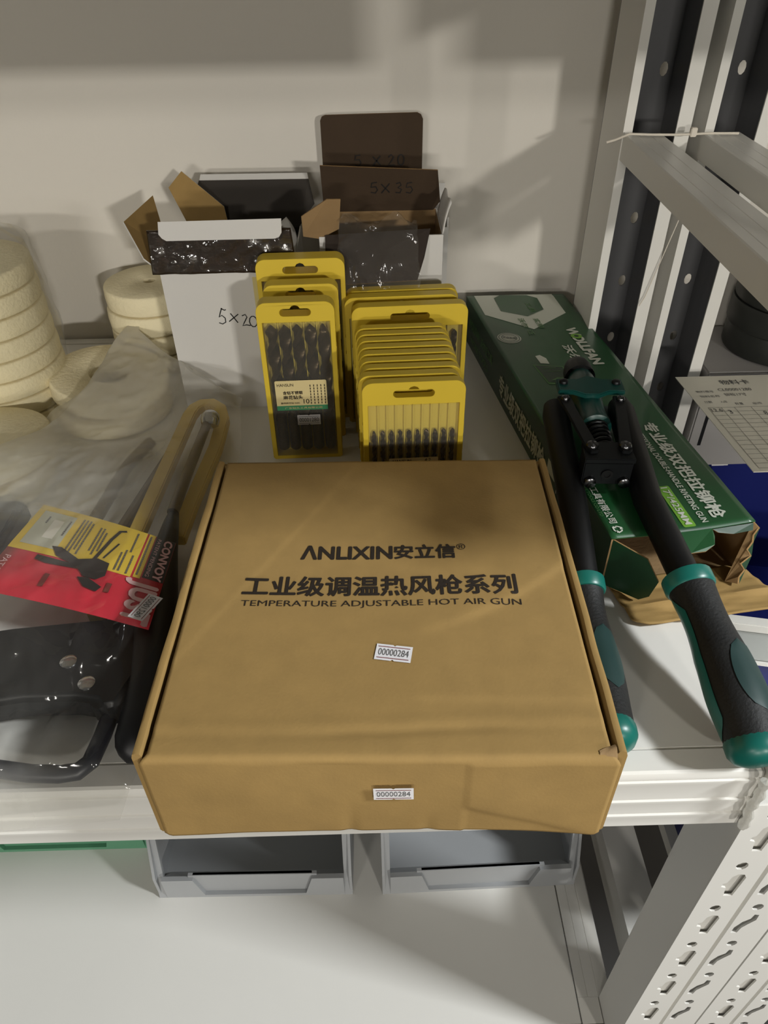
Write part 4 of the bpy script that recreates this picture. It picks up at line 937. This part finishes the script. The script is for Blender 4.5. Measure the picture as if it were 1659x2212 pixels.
tc_ = thing('tool_case', 'dark blue-grey plastic case seen dimly beneath the bag at the left edge', 'case', (-0.38, 0.50, 0))
MB().box(-0.45, -0.318, 0.455, 0.535, 0.0005, 0.022).build('case_body', M('slate_plastic', (62, 70, 74), 0.5), tc_, bevel=0.004, seg=3); MB().box(-0.44, -0.322, 0.460, 0.530, 0.0221, 0.0240).build('lid', M('slate_lid', (52, 60, 66), 0.5), tc_, bevel=0.0008)
# clear bag over the saw, card and the front wheel
b = MB(); NU, NV = 110, 190
rows = [(0.232, -0.170, 0.0), (0.2565, -0.162, 0), (0.30, -0.150, 0), (0.38, -0.146, 0), (0.48, -0.146, 0), (0.56, -0.140, 0), (0.62, -0.134, 0), (0.67, -0.136, 0), (0.71, -0.180, 0), (0.75, -0.225, 0), (0.785, -0.262, 0), (0.81, -0.268, 0)]
lefts = [(0.232, -0.33), (0.40, -0.36), (0.56, -0.405), (0.62, -0.345), (0.68, -0.312), (0.75, -0.298), (0.81, -0.275)]
def ip(tab, y, c=1):
    for a, q in zip(tab, tab[1:]):
        if y <= q[0]:
            s = (y - a[0]) / (q[0] - a[0]); s = max(0, s); return a[c] + (q[c] - a[c]) * s
    return tab[-1][c]
def ss(a, c, x): x = max(0, min(1, (x - a) / (c - a))); return x * x * (3 - 2 * x)
def bag(u, v):
    y = 0.232 + (0.812 - 0.232) * v; xr = ip(rows, y); xl = ip(lefts, y)
    x = xl + (xr - xl) * u
    x += 0.006 * noise.noise(V((y * 14, u * 2, 1))) * (u if u > .5 else 1 - u)
    edge = ss(0, 0.12, 1 - u) * (ss(0, 0.14, u) if v > 0.55 else 1)
    base = 0.0615 * ss(0.265, 0.345, y) * (1 - 0.30 * ss(0.50, 0.62, y)) + 0.012 * ss(0.60, 0.70, y)
    base = base * (0.25 + 0.75 * edge) + 0.003
    if y < 0.345: base = max(base, 0.0225 * ss(0.247, 0.262, y) * edge + 0.003)
    k = 0.0040 * noise.noise(V((x * 22, y * 16, 0))) + 0.0030 * (1 - 2 * abs(noise.noise(V((x * 30 + y * 12, y * 30 - x * 20, 5))))) + 0.0012 * noise.noise(V((x * 110, y * 90, 7)))
    k *= 1 - 0.55 * ss(0.42, 0.52, y)
    z = base + abs(k) * 0.9 + k * 0.35
    z += 0.0055 * ss(0.262, 0.285, y) * (1 - ss(0.36, 0.42, y)) * edge * max(0, 0.75 - 2.2 * abs(noise.noise(V((x * 26 + 3, y * 48, 2.5)))))
    if y > 0.56:                       # the stiff tip stands over the felt wheels
        z = max(z, 0.0535 * ss(0.56, 0.66, y) + 0.6 * abs(k) - 0.012 * (1 - edge) + 0.012 * ss(0.70, 0.80, y))
    if y < 0.2565:
        s = (0.2565 - y) / 0.0245; z = z * (1 - s) - 0.034 * s * (1 - 0.55 * u); y = 0.2565 - 0.012 * s - 0.002 * abs(k) * 100 * 0.1
    return V((x, y, z))
b.grid(bag, NU, NV)
tag(b.build('plastic_bag', BAG, None, smooth=80), 'clear crumpled plastic bag over the hacksaw, hanging past the shelf front', 'bag')

# ------------------------------------------------------------------ lower shelf bins
def bin_at(name, label, x0, x1, y0, rz, m, group=None, depth=0.30, z=ZLOW, hgt=0.155):
    c = thing(name, label, 'bin', ((x0 + x1) / 2, y0, z), rz, group)
    h = (x1 - x0) / 2; tw = 0.0105; fh = 0.047; lean = 0.036
    b = MB(); b.box(-h + 0.002, h - 0.002, 0.002, depth, 0, 0.003); b.build('bin_floor', m, c, world=False, smooth=0)
    b = MB()
    for s in (-1, 1):
        xa, xb = (s * h, s * (h - 0.0035))
        b.extrude([(xa, 0, 0), (xa, 0.0, fh), (xa, lean, hgt), (xa, depth, hgt), (xa, depth, 0)], (xb - xa, 0, 0))
        b.extrude([(xa, -0.002, 0), (xa, 0.003, 0), (xa, 0.003 + lean, hgt), (xa, -0.002 + lean, hgt)], (s * -tw, 0, 0))
    b.box(-h, h, depth - 0.003, depth, 0, hgt)
    b.build('bin_wall', m, c, world=False, smooth=0)
    b = MB(); w2 = h - tw; l0, l1 = -h * 0.60, h * 0.60
    # front wall with a recessed label holder
    for xa, xb in ((-w2, l0), (l1, w2)): b.box(xa, xb, -0.002, 0.004, 0, fh)
    b.box(l0, l1, 0.0035, 0.0065, 0, fh + 0.004); b.box(l0 - 0.006, l1 + 0.006, 0.0025, 0.0065, fh - 0.001, fh + 0.004)
    b.box(l0, l1, -0.002, 0.0035, 0, 0.006)
    for xa, s in ((l0, 1), (l1, -1)): b.extrude([(xa, -0.002, 0.006), (xa + s * 0.010, -0.002, 0.006), (xa, -0.002, fh)], (0, 0.0055, 0))
    b.build('front_wall', m, c, world=False, smooth=0)
    b = MB(); b.extrude([(-w2, 0.004, fh - 0.002), (-w2, 0.030, 0.003), (-w2, 0.004, 0.003)], (2 * w2, 0, 0)); b.build('inner_slope', m, c, world=False, smooth=0)
    return c
bin_at('storage_bin', 'grey open-front bin standing left under the shelf', -0.2955, -0.0425, 0.4315, math.radians(-0.6), GREYB, 'grey bins on the lower shelf')
bin_at('storage_bin', 'grey open-front bin standing right beside the other grey bin', -0.0037, 0.2490, 0.4315, math.radians(1.2), GREYB, 'grey bins on the lower shelf')
bin_at('storage_bin', 'pale green open-front bin at the left end of lower shelf', -0.585, -0.318, 0.500, 0.0, GREENB)

# ------------------------------------------------------------------ neighbouring bay
sb = thing('steel_box', 'grey steel box with slots standing in the next bay', 'box', (0.55, 0.84, -0.138))
b = MB(); b.box(0.4000, 0.70, 0.775, 0.90, -0.138, -0.001); b.build('box_body', GREYP, sb, bevel=0.002)
b = MB()
for z0, z1 in ((-0.105, -0.045), (-0.035, -0.008)): b.box(0.4130, 0.4170, 0.7744, 0.7752, z0, z1)
b.build('slot', TUBEB, sb, smooth=0)
b = MB(); b.box(0.4000, 0.70, 0.80, 0.90, -0.158, -0.138); tag(b.build('support_plate', RACK, rack2, bevel=0.001), None, None)
rg3 = ['lowest', 'middle', 'top']
for k in range(3):
    tp_ = thing('tape_roll', f'black tape roll, {rg3[k]} of the stack in the next bay', 'tape', (0.5080 - 0.002 * k + (0.004 if k == 2 else 0), 0.8400, 0.0005 + 0.0315 * k), 0, 'black tape rolls')
    MB().lathe([(0.0400, 0.0), (0.0640, 0.0), (0.0650, 0.002), (0.0650, 0.0285), (0.0640, 0.0305), (0.0400, 0.0305)], n=48, closed=True).build('tape', TAPEB, tp_, world=False)
    MB().lathe([(0.0365, 0.0), (0.0402, 0.0), (0.0402, 0.0310), (0.0365, 0.0310)], n=48, closed=True).build('core', CORE, tp_, world=False)
cd_ = thing('record_card', 'white ruled stock card lying over the edge in the next bay', 'card', (0.43, 0.68, 0.001))
A, B_, C_ = V((0.3557, 0.7632, 0.0015)), V((0.4880, 0.7640, 0.0015)), V((0.3715, 0.5758, 0.0015))
kf = lambda u, v, o=0.0004: A + (B_ - A) * u + (C_ - A) * v + V((0, 0, o))
b = MB(); b.extrude([kf(0, 0, 0), kf(1, 0, 0), kf(1, 1, 0), kf(0, 1, 0)], (0, 0, -0.0008)); b.build('card_sheet', PAPER, cd_, smooth=0)
b = MB()
for k in range(15): v = 0.37 + k * 0.6 / 14; rectp(0.06, 0.96, v - 0.0015, v + 0.0015, kf, b)
for u in (0.06, 0.17, 0.28, 0.42, 0.60, 0.78, 0.96): rectp(u - 0.002, u + 0.002, 0.37, 0.97, kf, b)
b.build('ruling', M('pale_ruling', (150, 148, 140), 0.8), cd_, smooth=0, merge=False)
tx = lambda u, v: kf(u, 1 - v)
b = MB(); text('物料卡', '', None, None, tx, (0.34, 0.60, 0.89, 0.945), bold=0.01, mb=b)
for s_, r_ in (('物料编号', (0.07, 0.22, 0.80, 0.825)), ('CL00001280', (0.27, 0.56, 0.815, 0.845)), ('物料名称', (0.07, 0.24, 0.745, 0.77)), ('铆枪17寸', (0.29, 0.48, 0.755, 0.79)), ('日期', (0.07, 0.13, 0.68, 0.705)), ('入库', (0.20, 0.26, 0.68, 0.705)), ('数量', (0.31, 0.38, 0.655, 0.68)), ('出库', (0.46, 0.54, 0.655, 0.68)), ('结存', (0.63, 0.71, 0.655, 0.68)), ('12.6', (0.07, 0.16, 0.585, 0.62)), ('3', (0.20, 0.23, 0.56, 0.60)), ('8', (0.48, 0.51, 0.54, 0.58))):
    text(s_, '', None, None, tx, r_, mb=b)
b.build('card_print', GREYI, cd_, smooth=0, merge=False)
# blue bin below, with a pale label band across its front
bb = thing('storage_bin', 'large blue bin with a pale label band standing in the next bay', 'bin', (0.47, 0.55, -0.36), math.radians(-12))
b = MB(); b.box(-0.075, 0.26, 0.0, 0.004, 0.0255, 0.155); b.box(-0.075, 0.26, 0.246, 0.250, 0.0255, 0.218); b.extrude([(-0.075, 0.004, 0.0255), (-0.075, 0.004, 0.155), (-0.075, 0.246, 0.218), (-0.075, 0.246, 0.0255)], (0.004, 0, 0)); b.box(0.256, 0.26, 0.004, 0.246, 0.0255, 0.17); b.box(-0.071, 0.256, 0.004, 0.246, 0.0255, 0.029)
b.build('bin_wall', BLUEB, bb, world=False, smooth=0, merge=False)
b = MB(); b.box(-0.077, 0.262, -0.006, 0.008, 0.148, 0.160); b.build('rim', RACK, bb, world=False, bevel=0.001)
MB().box(-0.070, 0.255, -0.004, -0.0005, 0.100, 0.147).build('label_band', M('pale_label_band', (176, 180, 178), 0.5), bb, world=False, bevel=0.001)
MB().box(-0.075, 0.26, -0.006, 0.0, 0.094, 0.099).build('rim', RACK, bb, world=False)
b2 = thing('storage_bin', 'blue bin on the lowest level of the next bay', 'bin', (0.52, 0.40, -0.565))
b = MB(); b.box(-0.113, 0.12, 0.0, 0.004, 0, 0.13); b.box(-0.113, 0.12, 0.25, 0.254, 0, 0.15); b.box(-0.113, -0.109, 0.004, 0.25, 0, 0.14); b.box(0.116, 0.12, 0.004, 0.25, 0, 0.14); b.box(-0.109, 0.116, 0.004, 0.25, 0, 0.004)
b.build('bin_wall', BLUEB, b2, world=False, smooth=0, merge=False)
b = MB(); b.box(-0.116, 0.123, -0.003, 0.006, 0.126, 0.134); b.box(-0.116, -0.107, 0.006, 0.254, 0.136, 0.144); b.build('bin_rim', BLUEB, b2, world=False, bevel=0.001)
MB().box(0.362, 1.25, 0.3025, 0.884, -0.357, -0.3355).build('shelf_board', RACK, rack2)
MB().box(0.392, 0.75, 0.3025, 0.78, -0.585, -0.565).build('shelf_board', RACK, rack2)

# cable tie round the back posts and the loose string below it
b = MB(); b.tube([(0.2335, 0.7800, 0.2535), (0.2410, 0.7780, 0.2560), (0.2530, 0.7740, 0.2620), (0.2700, 0.7690, 0.2622), (0.2950, 0.7680, 0.2618), (0.3290, 0.7680, 0.2625), (0.3560, 0.7690, 0.2618)], 0.0011, 8)
ct_ = thing('cable_tie', 'thin white cable tie pulled round the back posts at the side tie', 'cable tie', (0.29, 0.77, 0.26))
b.build('strap', STRING, ct_); MB().box(0.3085, 0.3145, 0.7655, 0.7705, 0.2600, 0.2680).build('lock_head', STRING, ct_, bevel=0.0006)
b = MB(); b.tube([(0.3250, 0.7800, 0.2350), (0.3232, 0.7810, 0.1786), (0.3154, 0.7815, 0.1402), (0.3056, 0.7815, 0.0938), (0.3010, 0.7810, 0.0830)], 0.0006, 6)
tag(b.build('string', STRING, None), 'loose pale string hanging down in front of the back posts', 'string')
